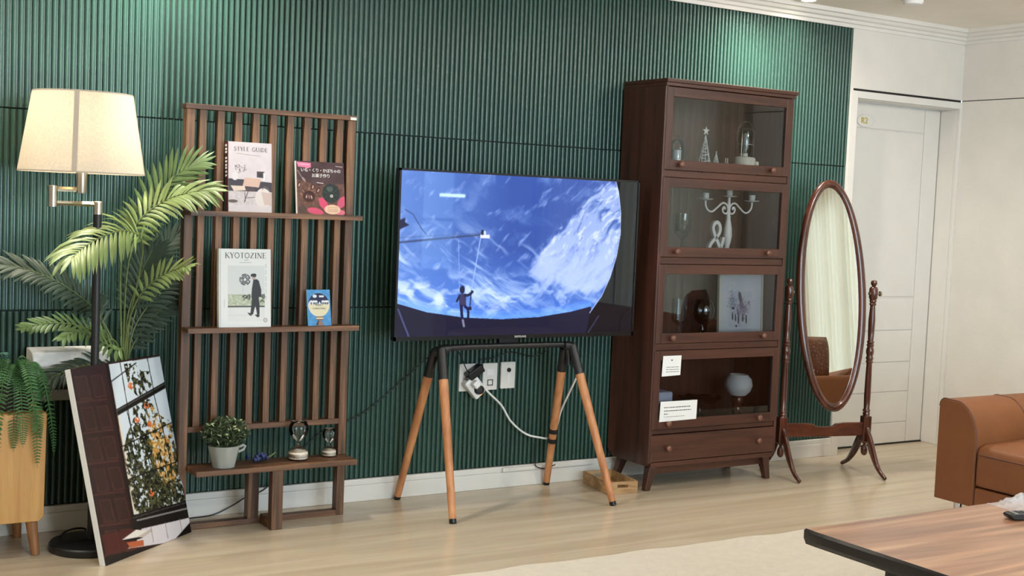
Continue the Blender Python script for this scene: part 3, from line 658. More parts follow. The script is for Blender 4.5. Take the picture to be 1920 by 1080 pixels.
# cookbook
t, xf, O, U, V = book('cookbook', 'dark cookbook with pumpkin and sweet potatoes on the upper ledge', 'book', 1.951, 2.158, ZL1, .212, .013, -.244, .15, PAPER)
P = Paint(140, 150, 90, 98); P.C[:] = (70, 50, 54); P.C += ((P.noise(.06, .06, 4)-.5)*26)[..., None]
P.fill(P.poly([(0, 34), (40, 44), (90, 40), (90, 98), (0, 98)]), (96, 66, 58)); P.C += ((P.noise(.25, .25, 14)-.5)*46*(P.Y > 40))[..., None]
P.fill(P.line([(3, 18), (9, 28), (17, 38)], 2.4), (122, 100, 98)); P.fill(P.ell(14, 34, 5, 2.2, .9), (150, 128, 124))
P.fill(P.ell(23, 66, 16, 15), (92, 56, 46)); P.fill(P.ell(23, 65, 11, 10), (54, 28, 26))
for q in range(90):
    a = random.random()*6.3; P.fill(P.line([(23+12*math.cos(a), 66+12*math.sin(a)), (23+17*math.cos(a+.1), 66+17*math.sin(a+.1))], .5), random.choice([(168, 134, 112), (120, 84, 66), (70, 44, 38)]), .8)
for x, y, a in ((18, 65, .3), (23, 65, 0), (27, 66, -.3), (30, 47, .2), (40, 53, .5), (5, 44, .4)): P.fill(P.ell(x, y, 3.4, 6, a), (72, 36, 32)); P.fill(P.ell(x+.6, y+.5, 1.1, 3.4, a), (216, 190, 178), .85)
P.fill(P.ell(64, 58, 16.5, 17.5), (36, 46, 46)); 
for k in range(8): a = k*.785+.2; P.fill(P.line([(64+4*math.cos(a), 60+4*math.sin(a)), (64+15*math.cos(a), 58+16*math.sin(a))], .8), (66, 80, 74), .8)
P.fill(P.ell(62, 50, 6, 5), (98, 114, 108), .5); P.fill(P.ell(65, 63, 2.6, 2.8), (212, 200, 196)); P.fill(P.ell(65, 63, 1.2, 1.3), (100, 92, 88))
P.fill(P.poly([(40, 68), (48, 66), (57, 76), (58, 90), (52, 92), (42, 80)]), (206, 74, 108)); P.fill(P.ell(34, 92, 15, 6, .2), (206, 78, 110)); P.fill(P.ell(84, 74, 7, 12, .5), (196, 84, 112)); P.fill(P.ell(80, 93, 10, 5), (216, 110, 130)); P.fill(P.ell(10, 90, 8, 7), (78, 58, 48))
P.fill(P.ell(66, 88, 15, 9), (224, 186, 158))
for y in (84, 87.5, 91): P.fill(P.line([(57, y), (76, y)], .8), (130, 98, 88), .8)
P.fill(P.poly([(2, 2), (28, 3), (28, 11), (21, 14), (17, 12), (4, 11)]), (214, 120, 154)); P.fill(P.line([(6, 6), (25, 6.5)], 1.2), (236, 190, 206)); P.fill(P.line([(74, 7), (87, 8)], 1), (206, 190, 186)); P.fill(P.line([(38, 39), (50, 40)], 1.2), (224, 206, 200)); P.fill(P.rect(0, 1, 1.2, 98), (206, 180, 176), .8)
P.mesh('cover', O, U, V, PRINTG, t)
text('lettering', 'いも・くり・かぼちゃの', .0168, xf @ Vector((2.057, -.0016, .171)), (1, 0, 0), UP(xf), INKW, t, space=.86)
text('lettering', 'お菓子作り', .0168, xf @ Vector((2.057, -.0016, .150)), (1, 0, 0), UP(xf), INKW, t, space=.9)
# kyotozine
t, xf, O, U, V = book('magazine', 'thick white magazine with a walking person in black on the lower ledge', 'magazine', 1.642, 1.853, ZL2, .305, .022, -.248, .085, PAPER)
P = Paint(140, 200, 100, 145); P.C[:] = (222, 224, 222)
P.fill(P.rect(0, 0, 3.2, 145), (206, 208, 208)); P.fill(P.rect(3.2, 0, 3.8, 145), (120, 122, 122), .6)
P.fill(P.rect(17, 31, 88, 134), (206, 210, 210)); P.fill(P.rect(18, 84, 88, 105), (176, 184, 160)); P.C += ((P.noise(.5, .5, 3)-.5)*90*((P.Y > 84) & (P.Y < 105) & (P.X > 18) & (P.X < 88)))[..., None]
P.fill(P.rect(17, 105, 88, 108), (70, 72, 72)); P.fill(P.rect(17, 108, 88, 134), (216, 217, 216)); P.fill(P.rect(17, 122, 60, 123), (196, 197, 196))
tc_ = (50, 57)
for q in range(16):
    a = q*.82; r0 = 4+4.2*((q*37) % 3)/1.5; P.fill(P.line([(tc_[0]+r0*math.cos(a+.28*j), tc_[1]+r0*math.sin(a+.28*j)) for j in range(4)], 2.0), (32, 32, 34))
P.fill(P.line([(46, 69), (46, 85)], .5), (150, 152, 150))
for q in range(26): P.fill(P.ell(random.uniform(46, 60), random.uniform(84, 94), 1.8, .9, random.random()*3), (60, 66, 58)); P.fill(P.ell(random.uniform(80, 88), random.uniform(84, 98), 1.6, .9, random.random()*3), (76, 82, 72))
BK = (24, 24, 26)
P.fill(P.ell(66, 49.5, 5.0, 3.6, .2), BK); P.fill(P.ell(66.5, 52.5, 3.8, 4.6), (176, 156, 146)); P.fill(P.ell(67.5, 49, 4.4, 3.4), BK); P.fill(P.line([(61, 50.5), (66, 50)], 1.2), BK)
P.fill(P.poly([(66, 57), (73, 56), (77, 60), (78, 76), (80, 84), (77, 89), (76, 91), (62, 91), (63, 74)]), BK); P.fill(P.line([(75, 62), (79, 76), (79, 87)], 4.4), BK); P.fill(P.ell(68.5, 91.5, 2, 1.5), (196, 178, 168))
P.fill(P.poly([(63, 89), (76, 89), (78, 104), (78, 121), (73, 122), (70, 104), (65, 122), (60, 120), (62, 104)]), BK); P.fill(P.poly([(54, 118), (62, 119), (63, 124), (59, 123)]), BK); P.fill(P.poly([(68, 122), (77, 121), (78, 125), (74, 127)]), BK)
P.fill(P.ell(89, 132, 4, 4), (150, 140, 146)); P.fill(P.ell(89, 132, 2.6, 2.6), (205, 198, 200))
for y in range(28, 96, 4): P.fill(P.rect(89.4, y, 91, y+2.4), (140, 142, 142), .6 if y % 3 else .2)
P.fill(P.line([(49, 21), (56, 21)], 1), (120, 120, 120)); P.fill(P.line([(40, 25.5), (62, 25.5)], .8), (150, 150, 150)); P.fill(P.rect(10, 94, 11.2, 108), (160, 162, 160), .6)
P.mesh('cover', O, U, V, PRINT, t)
serif('lettering', 'KYOTOZINE', .0208, xf @ Vector((1.667, -.0014, .269)), (1, 0, 0), UP(xf), INK, t, width=.168, gap=.04)
# greeting card
t, xf, O, U, V = book('greeting_card', 'small bright blue greeting card with a globe on the lower ledge', 'card', 2.014, 2.115, ZL2, .146, .003, -.240, .20, PAPER)
P = Paint(110, 160, 44, 66); P.C[:] = (78, 150, 206); P.C += ((P.noise(.2, .2, 4)-.5)*44)[..., None]
P.fill(P.ell(22, 28, 20, 21.5), (226, 218, 186)); P.fill(P.ell(22, 28, 20, 21.5) & (P.Y < 27), (206, 214, 226))
P.fill(P.ell(22, 27, 19.6, 20.6) & (P.Y < 24+2*np.sin(P.X)), (30, 38, 74)); P.fill(P.ell(15, 12, 4, 3), (222, 226, 236)); P.fill(P.rect(23, 10.5, 32, 14), (226, 228, 236))
for x in (8, 13, 17, 30, 35, 38): P.fill(P.ell(x, 22, 3, 2.5), (226, 230, 236)); P.fill(P.rect(x-1, 23, x+1, 27), (70, 74, 70))
P.fill(P.rect(16, 49, 29, 50.5), (80, 56, 40)); P.fill(P.rect(16, 50.5, 29, 54), (232, 196, 150)); P.fill(P.rect(16.5, 54, 28.5, 55.5), (70, 50, 44)); P.fill(P.poly([(19, 56), (26, 56), (28, 62), (31, 65.5), (15, 65.5), (19, 60)]), (150, 118, 108)); P.fill(P.poly([(19, 56), (21, 56), (19, 65), (15, 65)]), (70, 48, 44))
P.mesh('cover', O, U, V, PRINTG, t)
for s_, z in (('MERRY', .080), ('CHRISTMAS', .066)): text('lettering', s_, .0105, xf @ Vector((2.0645, -.0014, z)), (1, 0, 0), UP(xf), INKK, t)

# things on the bench
ZB_ = .2565
t = thing('potted_bush', 'small bushy green plant in a grey tin pot on the bench', 'plant', (1.672, -.256, ZB_))
pc = (1.672, -.256, ZB_); n = 48; prof = [(.043, .0005), (.044, .004), (.061, .082), (.061, .086), (.056, .086), (.053, .07), (0, .07)]
b = MB(); b.rings([[(pc[0]+(r+(.0016*math.cos(8*2*pi*j/n) if .003 < h < .083 and r > .043 else 0))*math.cos(2*pi*j/n), pc[1]+(r+(.0016*math.cos(8*2*pi*j/n) if .003 < h < .083 and r > .043 else 0))*math.sin(2*pi*j/n), pc[2]+h) for j in range(n)] for r, h in prof]); b.build('pot', POTM, t, smooth=50)
MB().tube([(pc[0]+.058, pc[1]-.01, pc[2]+.076), (pc[0]+.074, pc[1]-.012, pc[2]+.083), (pc[0]+.082, pc[1]-.012, pc[2]+.078), (pc[0]+.076, pc[1]-.012, pc[2]+.066), (pc[0]+.055, pc[1]-.01, pc[2]+.056)], .006, 8).build('handle', POTM, t, smooth=60)
b = MB(); b2 = MB()
for q in range(1500):
    d = Vector(rng.normal(size=3)).normalized(); r_ = .35+.65*random.random()**.4
    c = Vector((pc[0]+.002+d.x*.094*r_, pc[1]-.008+d.y*.068*r_, pc[2]+.135+d.z*.062*r_))
    if c.z < pc[2]+.080: continue
    a = Vector(rng.normal(size=3)).normalized(); e = a.orthogonal().normalized(); L_ = random.uniform(.006, .012); w2 = L_*.38
    (b2 if random.random() < .09 and r_ > .8 else b).add([c-a*L_, c+e*w2, c+a*L_, c-e*w2], [(0, 1, 2, 3)])
f_ = b.build('foliage', BUSHM, t); f_['kind'] = 'stuff'
f_ = b2.build('leaf_tips', BUSHF, t); f_['kind'] = 'stuff'
b = MB()
for q in range(12): a = q*.52; b.tube([(pc[0]+.02*math.cos(a), pc[1]+.02*math.sin(a), pc[2]+.068), (pc[0]+.06*math.cos(a), pc[1]-.008+.045*math.sin(a), pc[2]+.15)], .0014, 4)
b.build('stems', PALMST, t)
def hourglass(x, y, s, label):
    t = thing('hourglass', label, 'hourglass', (x, y, ZB_), 'hourglasses on the bench'); c = (x, y, ZB_)
    P_ = [(.030, .002), (.039, .006), (.041, .022), (.036, .040), (.020, .052), (.008, .060), (.0035, .068), (.007, .076), (.020, .086), (.034, .102), (.0405, .124), (.038, .142), (.031, .152)]
    MB().lathe([(r*s, h*s) for r, h in P_]+[(.029*s, .152*s)], c, 32, cap=False).build('glass', HOURG, t, smooth=70)
    MB().lathe([(r*s, h*s) for r, h in [(0, .002), (.031, .003), (.0395, .008), (.0405, .022), (.0385, .034), (.030, .039), (0, .044)]], c, 28).build('sand', SAND, t, smooth=50)
    MB().lathe([(r*s, h*s) for r, h in [(.030, .150), (.034, .153), (.030, .156)]], c, 28, cap=False).build('rim', HOURG, t, smooth=60)
hourglass(1.990, -.234, 1.0, 'larger glass hourglass with pale sand on the wooden bench')
hourglass(2.134, -.213, .73, 'smaller glass hourglass near the right end of the bench')
t = thing('flower_sprig', 'little dark blue dried flower lying on the bench beside the pot', 'flower', (1.832, -.243, ZB_))
b = MB()
for q in range(26):
    d = Vector(rng.normal(size=3)); b.sphere((1.825+d.x*.017, -.243+d.y*.012, ZB_+.016+abs(d.z)*.012), .009, 6, 4)
b.build('petals', BLUEF, t, smooth=60)
MB().tube([(1.835, -.241, ZB_+.012), (1.87, -.235, ZB_+.022), (1.895, -.231, ZB_+.036)], .003, 6).build('stem', PALMST, t)

# ================================================================== FLOOR LAMP
lc = Vector((1.166, -.29, 0))
t = thing('floor_lamp', 'swing-arm floor lamp with a lit cream linen shade and black round base', 'lamp', lc)
MB().lathe([(0, .001), (.146, .001), (.148, .006), (.148, .024), (.143, .029), (.03, .031), (.022, .036), (0, .036)], lc, 48).build('base', BLACK, t, smooth=40)
MB().lathe([(.015, .03), (.0145, 1.23)], lc, 18).build('pole', BLACK, t, smooth=40)
sc_ = at(153, 340, -.30); j1 = at(98, 366, -.29)
b = MB(); b.lathe([(.0165, 1.222), (.0165, 1.266), (.013, 1.269), (0, 1.269)], lc, 18)
b.tube([(lc.x, lc.y, 1.258), (j1.x, lc.y-.004, 1.258)], .0085, 4); b.lathe([(.0165, 1.245), (.0165, 1.319), (0, 1.321)], (j1.x, lc.y-.004, 0), 18)
b.tube([(j1.x, lc.y-.004, 1.308), (sc_.x, sc_.y, 1.308)], .0085, 4); b.lathe([(0, 1.296), (.017, 1.296), (.018, 1.30), (.020, 1.372), (.024, 1.376), (0, 1.378)], (sc_.x, sc_.y, 0), 20)
b.build('swing_arm', STEEL, t, smooth=40)
MB().lathe([(.016, 1.376), (.016, 1.43), (0, 1.43)], (sc_.x, sc_.y, 0), 16).build('socket', WHITEP, t, smooth=40)
bulb = MB().lathe([(.013, 1.43), (.016, 1.44), (.0265, 1.468), (.026, 1.485), (.016, 1.502), (0, 1.507)], (sc_.x, sc_.y, 0), 20).build('bulb', emit('bulb_glow', (255, 214, 150), 6), t, smooth=60)
shc = Vector((sc_.x, sc_.y, 0)); zb_, zt_ = 1.368, 1.650
MB().lathe([(.2165, zb_), (.171, zt_), (.1695, zt_), (.215, zb_)], shc, 72, cap=False).build('shade', SHADE, t, smooth=40)
for pr in ([(.2172, zb_-.001), (.2166, zb_+.004), (.2146, zb_+.004), (.2150, zb_-.001)], [(.1712, zt_+.001), (.1718, zt_-.004), (.1690, zt_-.004), (.1694, zt_+.001)]): MB().lathe(pr, shc, 72, cap=False).build('shade_rim', SHADEG, t, smooth=40)
ca = math.atan2((CAM-shc).y, (CAM-shc).x)
for k in range(4):
    a = ca-.115+k*pi/2; d = .0085; b = MB()
    for (r0, z0), (r1, z1) in ((( .2176, zb_), (.1722, zt_)),): b.add([shc+Vector((math.cos(a-d/r0)*r0, math.sin(a-d/r0)*r0, z0)), shc+Vector((math.cos(a+d/r0)*r0, math.sin(a+d/r0)*r0, z0)), shc+Vector((math.cos(a+d/r1)*r1, math.sin(a+d/r1)*r1, z1)), shc+Vector((math.cos(a-d/r1)*r1, math.sin(a-d/r1)*r1, z1))], [(0, 1, 2, 3)])
    b.build('shade_seam', SHADEG, t)
b = MB()
for k in range(3): a = k*2.094+.4; b.tube([(shc.x, shc.y, zt_-.03), (shc.x+.170*math.cos(a), shc.y+.170*math.sin(a), zt_-.004)], .002, 6)
b.tube([(shc.x, shc.y, 1.43), (shc.x+.035, shc.y, 1.48), (shc.x+.03, shc.y, 1.58), (shc.x, shc.y, zt_-.028)], .002, 6); b.build('shade_fitter', STEEL, t)
bpy.data.objects['lamp_bulb_light'].location = (shc.x+.055, shc.y, 1.53)
tag(MB().tube(bezier([(1.17, -.145, .012), at(160, 992, -.13), at(140, 991, -.16), at(118, 1000, -.22), (1.055, -.20, .004)], 8), .0035, 8).build('lamp_cord', BLACKP, smooth=60), 'black lamp cord curving over the floor behind the round lamp base', 'cable')

# ================================================================== CANVAS PRINT leaning in front
A = Vector((1.152, -.545, .0005)); B_ = Vector((1.561, -.222, .0005)); U_ = (B_-A); Wc = U_.length; U_.normalize(); Vv = Vector((-.102, .130, .68)); Hc = Vv.length; Vv.normalize(); Nn = U_.cross(Vv)
cv = thing('canvas_print', 'tall canvas photograph of a window and tree leaning beside the lamp', 'picture', A+U_*Wc/2)
b = MB(); D = .024; b.hexa([A, A+U_*Wc, A+U_*Wc-Nn*D, A-Nn*D], [A+Vv*Hc, A+U_*Wc+Vv*Hc, A+U_*Wc+Vv*Hc-Nn*D, A+Vv*Hc-Nn*D]); b.build('canvas_wrap', PAPER, cv, bevel=.002)
P = Paint(210, 290, Wc, Hc)
def Zc_(zx, zy):
    px, py = 120+zx/2.572, 660+zy/2.572; d = _f+_r2*((px-960)/F)-_u2*((py-540)/F); k = (A-CAM).dot(Nn)/d.dot(Nn); q = CAM+d*k-A
    return (q.dot(U_), Hc-q.dot(Vv))
def CZ(*a): return [Zc_(*q) for q in a]
P.C[:] = (46, 24, 22)
wallq = CZ((20, 80), (210, 60), (330, 790), (200, 1040)); P.fill(P.poly(wallq), (44, 22, 22)); P.C += ((P.noise(9, 9, 3)-.5)*16)[..., None]
for k in range(6):
    y0 = 110+k*148; s0 = (k*148)/900
    for c in range(2):
        xa = 48+c*74+k*29; P.fill(P.poly(CZ((xa, y0+10-c*6), (xa+58, y0+4-c*6), (xa+84, y0+118-c*10), (xa+28, y0+124-c*8))), (62, 34, 29)); P.fill(P.poly(CZ((xa+6, y0+18-c*6), (xa+52, y0+13-c*6), (xa+74, y0+108-c*10), (xa+32, y0+113-c*8))), (49, 26, 24))
    P.fill(P.line(CZ((50+k*29, y0+136), (205+k*27, y0+118)), .008), (78, 44, 34), .6)
win = CZ((212, 62), (472, 22), (600, 735), (330, 785)); P.fill(P.poly(win), (202, 212, 220))
P.fill(P.poly(CZ((245, 290), (262, 300), (358, 775), (332, 782))), (214, 206, 190))
tree = [CZ((345, 785), (310, 640), (285, 480), (300, 400), (330, 330), (330, 260), (365, 225), (410, 230), (450, 300), (500, 330), (530, 340), (520, 400), (545, 500), (585, 600), (598, 740)), CZ((285, 60), (330, 50), (370, 95), (410, 95), (425, 150), (400, 200), (350, 215), (310, 170))]
nz = P.noise(75, 75, 12, 4); nz2 = P.noise(150, 150, 17, 3); dens = soft(1-np.hypot((P.X-.36)/.2, (P.Y-.52)/.34), -.2, .8)
tm = (P.poly(tree[0]) & (nz+.30*dens > .56)) | (P.poly(tree[1]) & (nz > .50)); P.fill(tm, (44, 46, 34)); P.fill(tm & (nz2 > .55), (82, 84, 52)); P.fill(tm & (nz2 < .40), (22, 24, 20))
ox, oy = Zc_(470, 430); om = tm & (np.hypot((P.X-ox)/.07, (P.Y-oy)/.17)+.7*(nz2-.5) < 1) & (P.noise(80, 80, 44) > .47); P.fill(om, (188, 136, 66)); P.fill(om & (nz2 > .56), (232, 200, 140))
for q in ((318, 165), (395, 260), (410, 350), (350, 330), (420, 680)): P.fill(P.ell(*Zc_(*q), .016, .012) & (nz2 > .45), (206, 104, 54))
BKC = (20, 16, 16)
P.fill(P.line(CZ((245, 298), (500, 152)), .024), (26, 24, 22)); P.fill(P.line(CZ((245, 290), (500, 146)), .003), (90, 90, 84))
for a, c in (((225, 145), (345, 55)), ((272, 460), (530, 335)), ((300, 618), (562, 522)), ((268, 55), (330, 420)), ((300, 280), (345, 470)), ((398, 30), (432, 200)), ((430, 205), (520, 560)), ((380, 420), (425, 600))): P.fill(P.line(CZ(a, c), .0045), BKC)
P.fill(P.line(CZ((206, 60), (330, 800)), .016), (22, 12, 12)); P.fill(P.line(CZ((228, 150), (300, 560)), .003), (110, 70, 60), .7)
P.fill(P.poly(CZ((325, 790), (600, 712), (612, 800), (320, 860))), (20, 17, 17)); P.fill(P.line(CZ((350, 812), (600, 752)), .006), (128, 126, 124)); P.fill(P.line(CZ((330, 800), (590, 725)), .003), (70, 66, 64))
P.fill(P.poly(CZ((180, 880), (330, 850), (420, 930), (200, 980))), (78, 30, 26), .8)
P.fill(P.poly(CZ((372, 852), (606, 798), (612, 822), (520, 915), (300, 948), (340, 930))), (206, 200, 202)); P.fill(P.poly(CZ((300, 918), (380, 905), (384, 932), (318, 944))), (176, 92, 58)); P.fill(P.poly(CZ((276, 906), (346, 856), (400, 862), (352, 892))), (222, 214, 206)); P.fill(P.poly(CZ((350, 892), (418, 850), (424, 862), (374, 898))), (186, 172, 160)); P.fill(P.poly(CZ((276, 908), (352, 892), (380, 894), (340, 908), (290, 914))), (20, 14, 14))
for xa in (415, 485, 555): P.fill(P.line(CZ((xa, 840-(xa-415)*.25), (xa+14, 915-(xa-415)*.25)), .004), (140, 110, 108), .8)
P.fill(P.poly(CZ((200, 985), (520, 917), (640, 780), (640, 1080), (195, 1060))), (18, 14, 14))
P.mesh('print', A+Nn*.0022+Vv*Hc, U_*Wc, -Vv*Hc, PRINTG, cv)

# ================================================================== WALL UNIT, PALM, FERN, PLANTER
t = thing('wall_appliance', 'white and grey appliance on the green wall behind the palm fronds', 'appliance', (1.13, -.06, .52))
b = MB(); pr = [(-.002, .640), (-.118, .640), (-.124, .648), (-.122, .680), (-.105, .702), (-.07, .711), (-.002, .711)]; b.prism(pr, (.985, 0, 0), (0, 1, 0), (0, 0, 1), (.28, 0, 0)); b.build('top_cover', WHITEP, t, smooth=35, bevel=.004)
MB().box(.990, 1.262, -.108, -.002, .560, .640).build('dark_bay', BLACKP, t)
MB().box(.985, 1.012, -.122, -.108, .612, .640).box(.985, 1.265, -.114, -.108, .606, .612).build('trim_strip', WHITEP, t, bevel=.002)
MB().box(.990, 1.265, -.120, -.002, .522, .562).build('lower_tray', WGREY, t, bevel=.006)

def leaflet(b, p, d, nrm, L_, wd, droop, n=4):
    """folded lance-shaped leaflet from p along d"""
    side = d.cross(nrm).normalized(); rows = []
    pos = p.copy(); dd = d.copy()
    for i in range(n+1):
        k = i/n; wk = wd*(math.sin(pi*min(1, k*.86+.10))**.8)*(1 if k < 1 else .15)
        rows.append((pos+side*wk-nrm*wk*.35, pos.copy(), pos-side*wk-nrm*wk*.35))
        pos = pos+dd*(L_/n); dd = (dd+Vector((0, 0, -droop/n))).normalized()
    v = [q for r in rows for q in r]; f = []
    for i in range(n): a = 3*i; f += [(a, a+1, a+4, a+3), (a+1, a+2, a+5, a+4)]
    b.add(v, f)
palm = thing('palm_plant', 'tall feathery palm with arching fronds in a black pot behind the leaning canvas', 'plant', (1.345, -.125, 0))
MB().lathe([(0, .001), (.080, .001), (.083, .01), (.108, .30), (.112, .31), (.112, .33), (.102, .33), (.098, .29), (0, .29)], (1.345, -.125, 0), 32).build('pot', POTBK, palm, smooth=40)
MB().lathe([(.0, .300), (.098, .296), (.098, .290), (0, .290)], (1.345, -.125, 0), 24).build('soil', SOIL, palm)
def frond(pts, y0, y1, L_, t0, mats, nl=26, droop=.9, yn=.75, wd=.0078, tip=.5, x0=1.345, xr=.0045, ycurve=1.5):
    n = len(pts); base = Vector((1.345+random.uniform(-.02, .02), -.125+random.uniform(-.015, .015), .30))
    P3 = [base]+[at(px, py, y0+(y1-y0)*(i/(n-1))**ycurve) for i, (px, py) in enumerate(pts)]
    C_ = bezier(P3, 10); N_ = len(C_); b = MB()
    b.tube(C_, [xr*(1-.8*i/N_) for i in range(N_)], 6)
    view = Vector((-.1, -yn, .65)).normalized(); b.m = 1
    for i in range(nl):
        k = t0+(1-t0)*(i+.3)/nl; q = k*(N_-1); j = min(int(q), N_-2); p = C_[j].lerp(C_[j+1], q-j)
        T = (C_[j+1]-C_[j]).normalized(); nn = (view-T*view.dot(T)).normalized(); S_ = T.cross(nn)
        s = (i+.5)/nl; ln = L_*(.55+.9*s-.75*s*s if s < .9 else .62)*random.uniform(.9, 1.1); an = math.radians(60-38*s)
        for sd_ in (-1, 1):
            d = (T*math.cos(an)+S_*sd_*math.sin(an)+nn*random.uniform(-.05, .25)).normalized()
            leaflet(b, p, d, nn, ln, wd*random.uniform(.85, 1.1), droop*random.uniform(.7, 1.2))
    b.add([], []); leaflet(b, C_[-1]-(C_[-1]-C_[-2]).normalized()*.01, (C_[-1]-C_[-2]).normalized(), view, L_*.55, wd, droop*.4)
    return b.build('frond', [PALMST, mats], palm, smooth=60)
Lg, Md, Dk = PALML
frond([(232, 700), (233, 600), (240, 500), (262, 420), (298, 362), (335, 325), (372, 306)], -.13, -.24, .150, .50, Md, 18, .45)
frond([(230, 700), (226, 560), (230, 480), (260, 415), (306, 378), (350, 362), (392, 356)], -.13, -.33, .150, .48, Lg, 21, 1.1)
frond([(236, 700), (243, 600), (262, 510), (266, 452), (236, 432), (194, 443), (156, 464), (134, 484)], -.13, -.47, .205, .50, Lg, 20, 1.35)
frond([(234, 690), (240, 610), (262, 555), (298, 520), (330, 505), (352, 499)], -.13, -.34, .105, .48, Lg, 14, .7)
frond([(228, 700), (212, 640), (176, 580), (120, 535), (60, 508), (5, 496)], -.12, -.16, .13, .42, Dk, 24, .6)
frond([(235, 672), (214, 655), (180, 634), (146, 622), (118, 632)], -.14, -.36, .10, .25, Md, 15, .9)
frond([(226, 665), (196, 632), (146, 610), (92, 606), (44, 614)], -.13, -.28, .085, .35, Md, 16, .4)
frond([(240, 690), (250, 600), (278, 525), (306, 470), (326, 450)], -.10, -.10, .125, .45, Dk, 18, .4)
frond([(238, 690), (262, 625), (296, 585), (330, 560)], -.09, -.09, .115, .35, Dk, 18, .7)
frond([(228, 705), (196, 685), (150, 688), (105, 704), (82, 722)], -.13, -.22, .115, .22, Dk, 18, .9)
frond([(236, 690), (238, 600), (262, 520), (285, 470)], -.10, -.14, .14, .55, Dk, 14, .3)
frond([(240, 690), (250, 620), (280, 570), (315, 530), (338, 510)], -.10, -.13, .12, .35, Dk, 18, .8)
frond([(226, 690), (205, 640), (188, 590), (182, 565)], -.13, -.20, .09, .75, Dk, 6, .5)

pb = thing('planter_cabinet', 'low bamboo cabinet on turned wooden legs at the left edge', 'cabinet', (.60, -.18, 0))
b = MB(); b.prism([(.215, .133), (.225, .123), (.976, .123), (.992, .139), (.998, .51), (.215, .51)], (0, -.315, 0), (1, 0, 0), (0, 0, 1), (0, .28, 0)); b.build('body', BAMBOO, pb, bevel=.003)
MB().box(.213, .996, -.311, -.039, .510, .513).build('top_board', BAMBOO, pb, bevel=.001)
for x, y, dx, dy in ((.955, -.285, .012, -.02), (.945, -.065, .01, .022), (.27, -.285, -.012, -.02), (.27, -.065, -.012, .022)):
    MB().tube([(x, y, .122), (x+dx, y+dy, .0005)], [.021, .0145], 16).build('leg', TAN, pb, smooth=40)
fn = thing('potted_fern', 'trailing green fern in a dark pot on the bamboo cabinet', 'plant', (.905, -.205, .5135))
fc = Vector((.905, -.205, .5135))
MB().box(fc.x-.055, fc.x+.05, fc.y-.05, fc.y+.05, .514, .60).build('pot', POTD, fn, bevel=.006)
MB().box(fc.x-.047, fc.x+.042, fc.y-.042, fc.y+.042, .6, .604).build('soil', SOIL, fn)
def fern(az, reach, rise, drop, m=FERNM, nl=40, ll=.031):
    d = Vector((math.cos(az), math.sin(az), 0)); s = fc+Vector((random.uniform(-.02, .02), random.uniform(-.02, .02), .088))
    C_ = bezier([s, s+d*reach*.35+Vector((0, 0, rise*.8)), s+d*reach*.72+Vector((0, 0, rise*.7-drop*.15)), s+d*reach+Vector((0, 0, rise*.2-drop*.6)), s+d*reach*1.08+Vector((0, 0, -drop))], 12)
    b = MB(); N_ = len(C_); b.tube(C_, [.0022*(1-.7*i/N_) for i in range(N_)], 5)
    for i in range(nl):
        q = (.10+.9*i/nl)*(N_-2); j = int(q); p = C_[j].lerp(C_[j+1], q-j); T = (C_[j+1]-C_[j]).normalized()
        S_ = T.cross(Vector((0, 0, 1)) if abs(T.z) < .9 else d); S_.normalize(); nn = S_.cross(T); ln = ll*math.sin(pi*(.12+.86*i/nl))**.6
        for sg_ in (-1, 1): leaflet(b, p, (S_*sg_+T*.25+nn*.1).normalized(), nn, ln, .0026, .35, 3)
    b.build('frond', m, fn)
for az, re, ri, dr in ((-.5, .11, .10, .16), (-.9, .158, .10, .24), (-1.3, .13, .08, .28), (-1.75, .13, .08, .22), (-2.2, .155, .10, .2), (-2.7, .15, .1, .05), (-.15, .09, .12, .05), (2.6, .12, .10, .05), (-1.55, .16, .05, .20), (-1.05, .135, .06, .18), (-2.0, .16, .12, .3), (-1.25, .14, .12, .16), (-.7, .08, .09, .05)): fern(az, re, ri, dr)
for az, re, ri, dr in ((2.2, .08, .13, -.06), (-2.6, .12, .14, -.03), (3.0, .14, .12, .0)): fern(az, re, ri, dr, FERNB, 36, .028)

# ================================================================== GLAZED CABINET
CX0, CX1, CY0, CY1 = 3.697, 4.502, -.338, -.018
cb = thing('glazed_cabinet', 'tall dark walnut cabinet with four glass lift-up doors and one drawer', 'cabinet', ((CX0+CX1)/2, -.18, 0))
def cbox(n, *a, m=WALNUTX, bev=.002, par=cb): return MB().box(*a).build(n, m, par, bevel=bev)
b = MB(); 
for x0, x1, nm in ((CX0, CX0+.018, 'l'), (CX1-.018, CX1, 'r')):
    MB().prism([(CY0, .134), (CY0+.012, .118), (CY1-.05, .118), (CY1, .150), (CY1, 1.892), (CY0, 1.892)], (x0, 0, 0), (0, 1, 0), (0, 0, 1), (x1-x0, 0, 0)).build('side_panel', WALNUT, cb, bevel=.0015)
cbox('top_board', CX0-.001, CX1+.014, CY0-.014, CY1, 1.908, 1.926, bev=.003)
cbox('cornice', CX0+.001, CX1+.006, CY0-.006, CY1, 1.892, 1.908)
cbox('back_panel', CX0+.018, CX1-.018, CY1-.008, CY1-.002, .15, 1.892, m=WALNUT)
for z0, z1 in ((1.474, 1.506), (1.070, 1.102), (.665, .696), (.268, .290)): cbox('shelf', CX0+.018, CX1-.018, CY0+.004, CY1-.008, z0, z1)
cbox('bottom_rail', CX0+.018, CX1-.018, CY0, CY1-.008, .112, .134)
cbox('apron', CX0+.04, CX1-.06, CY0+.03, CY0+.05, .072, .112)
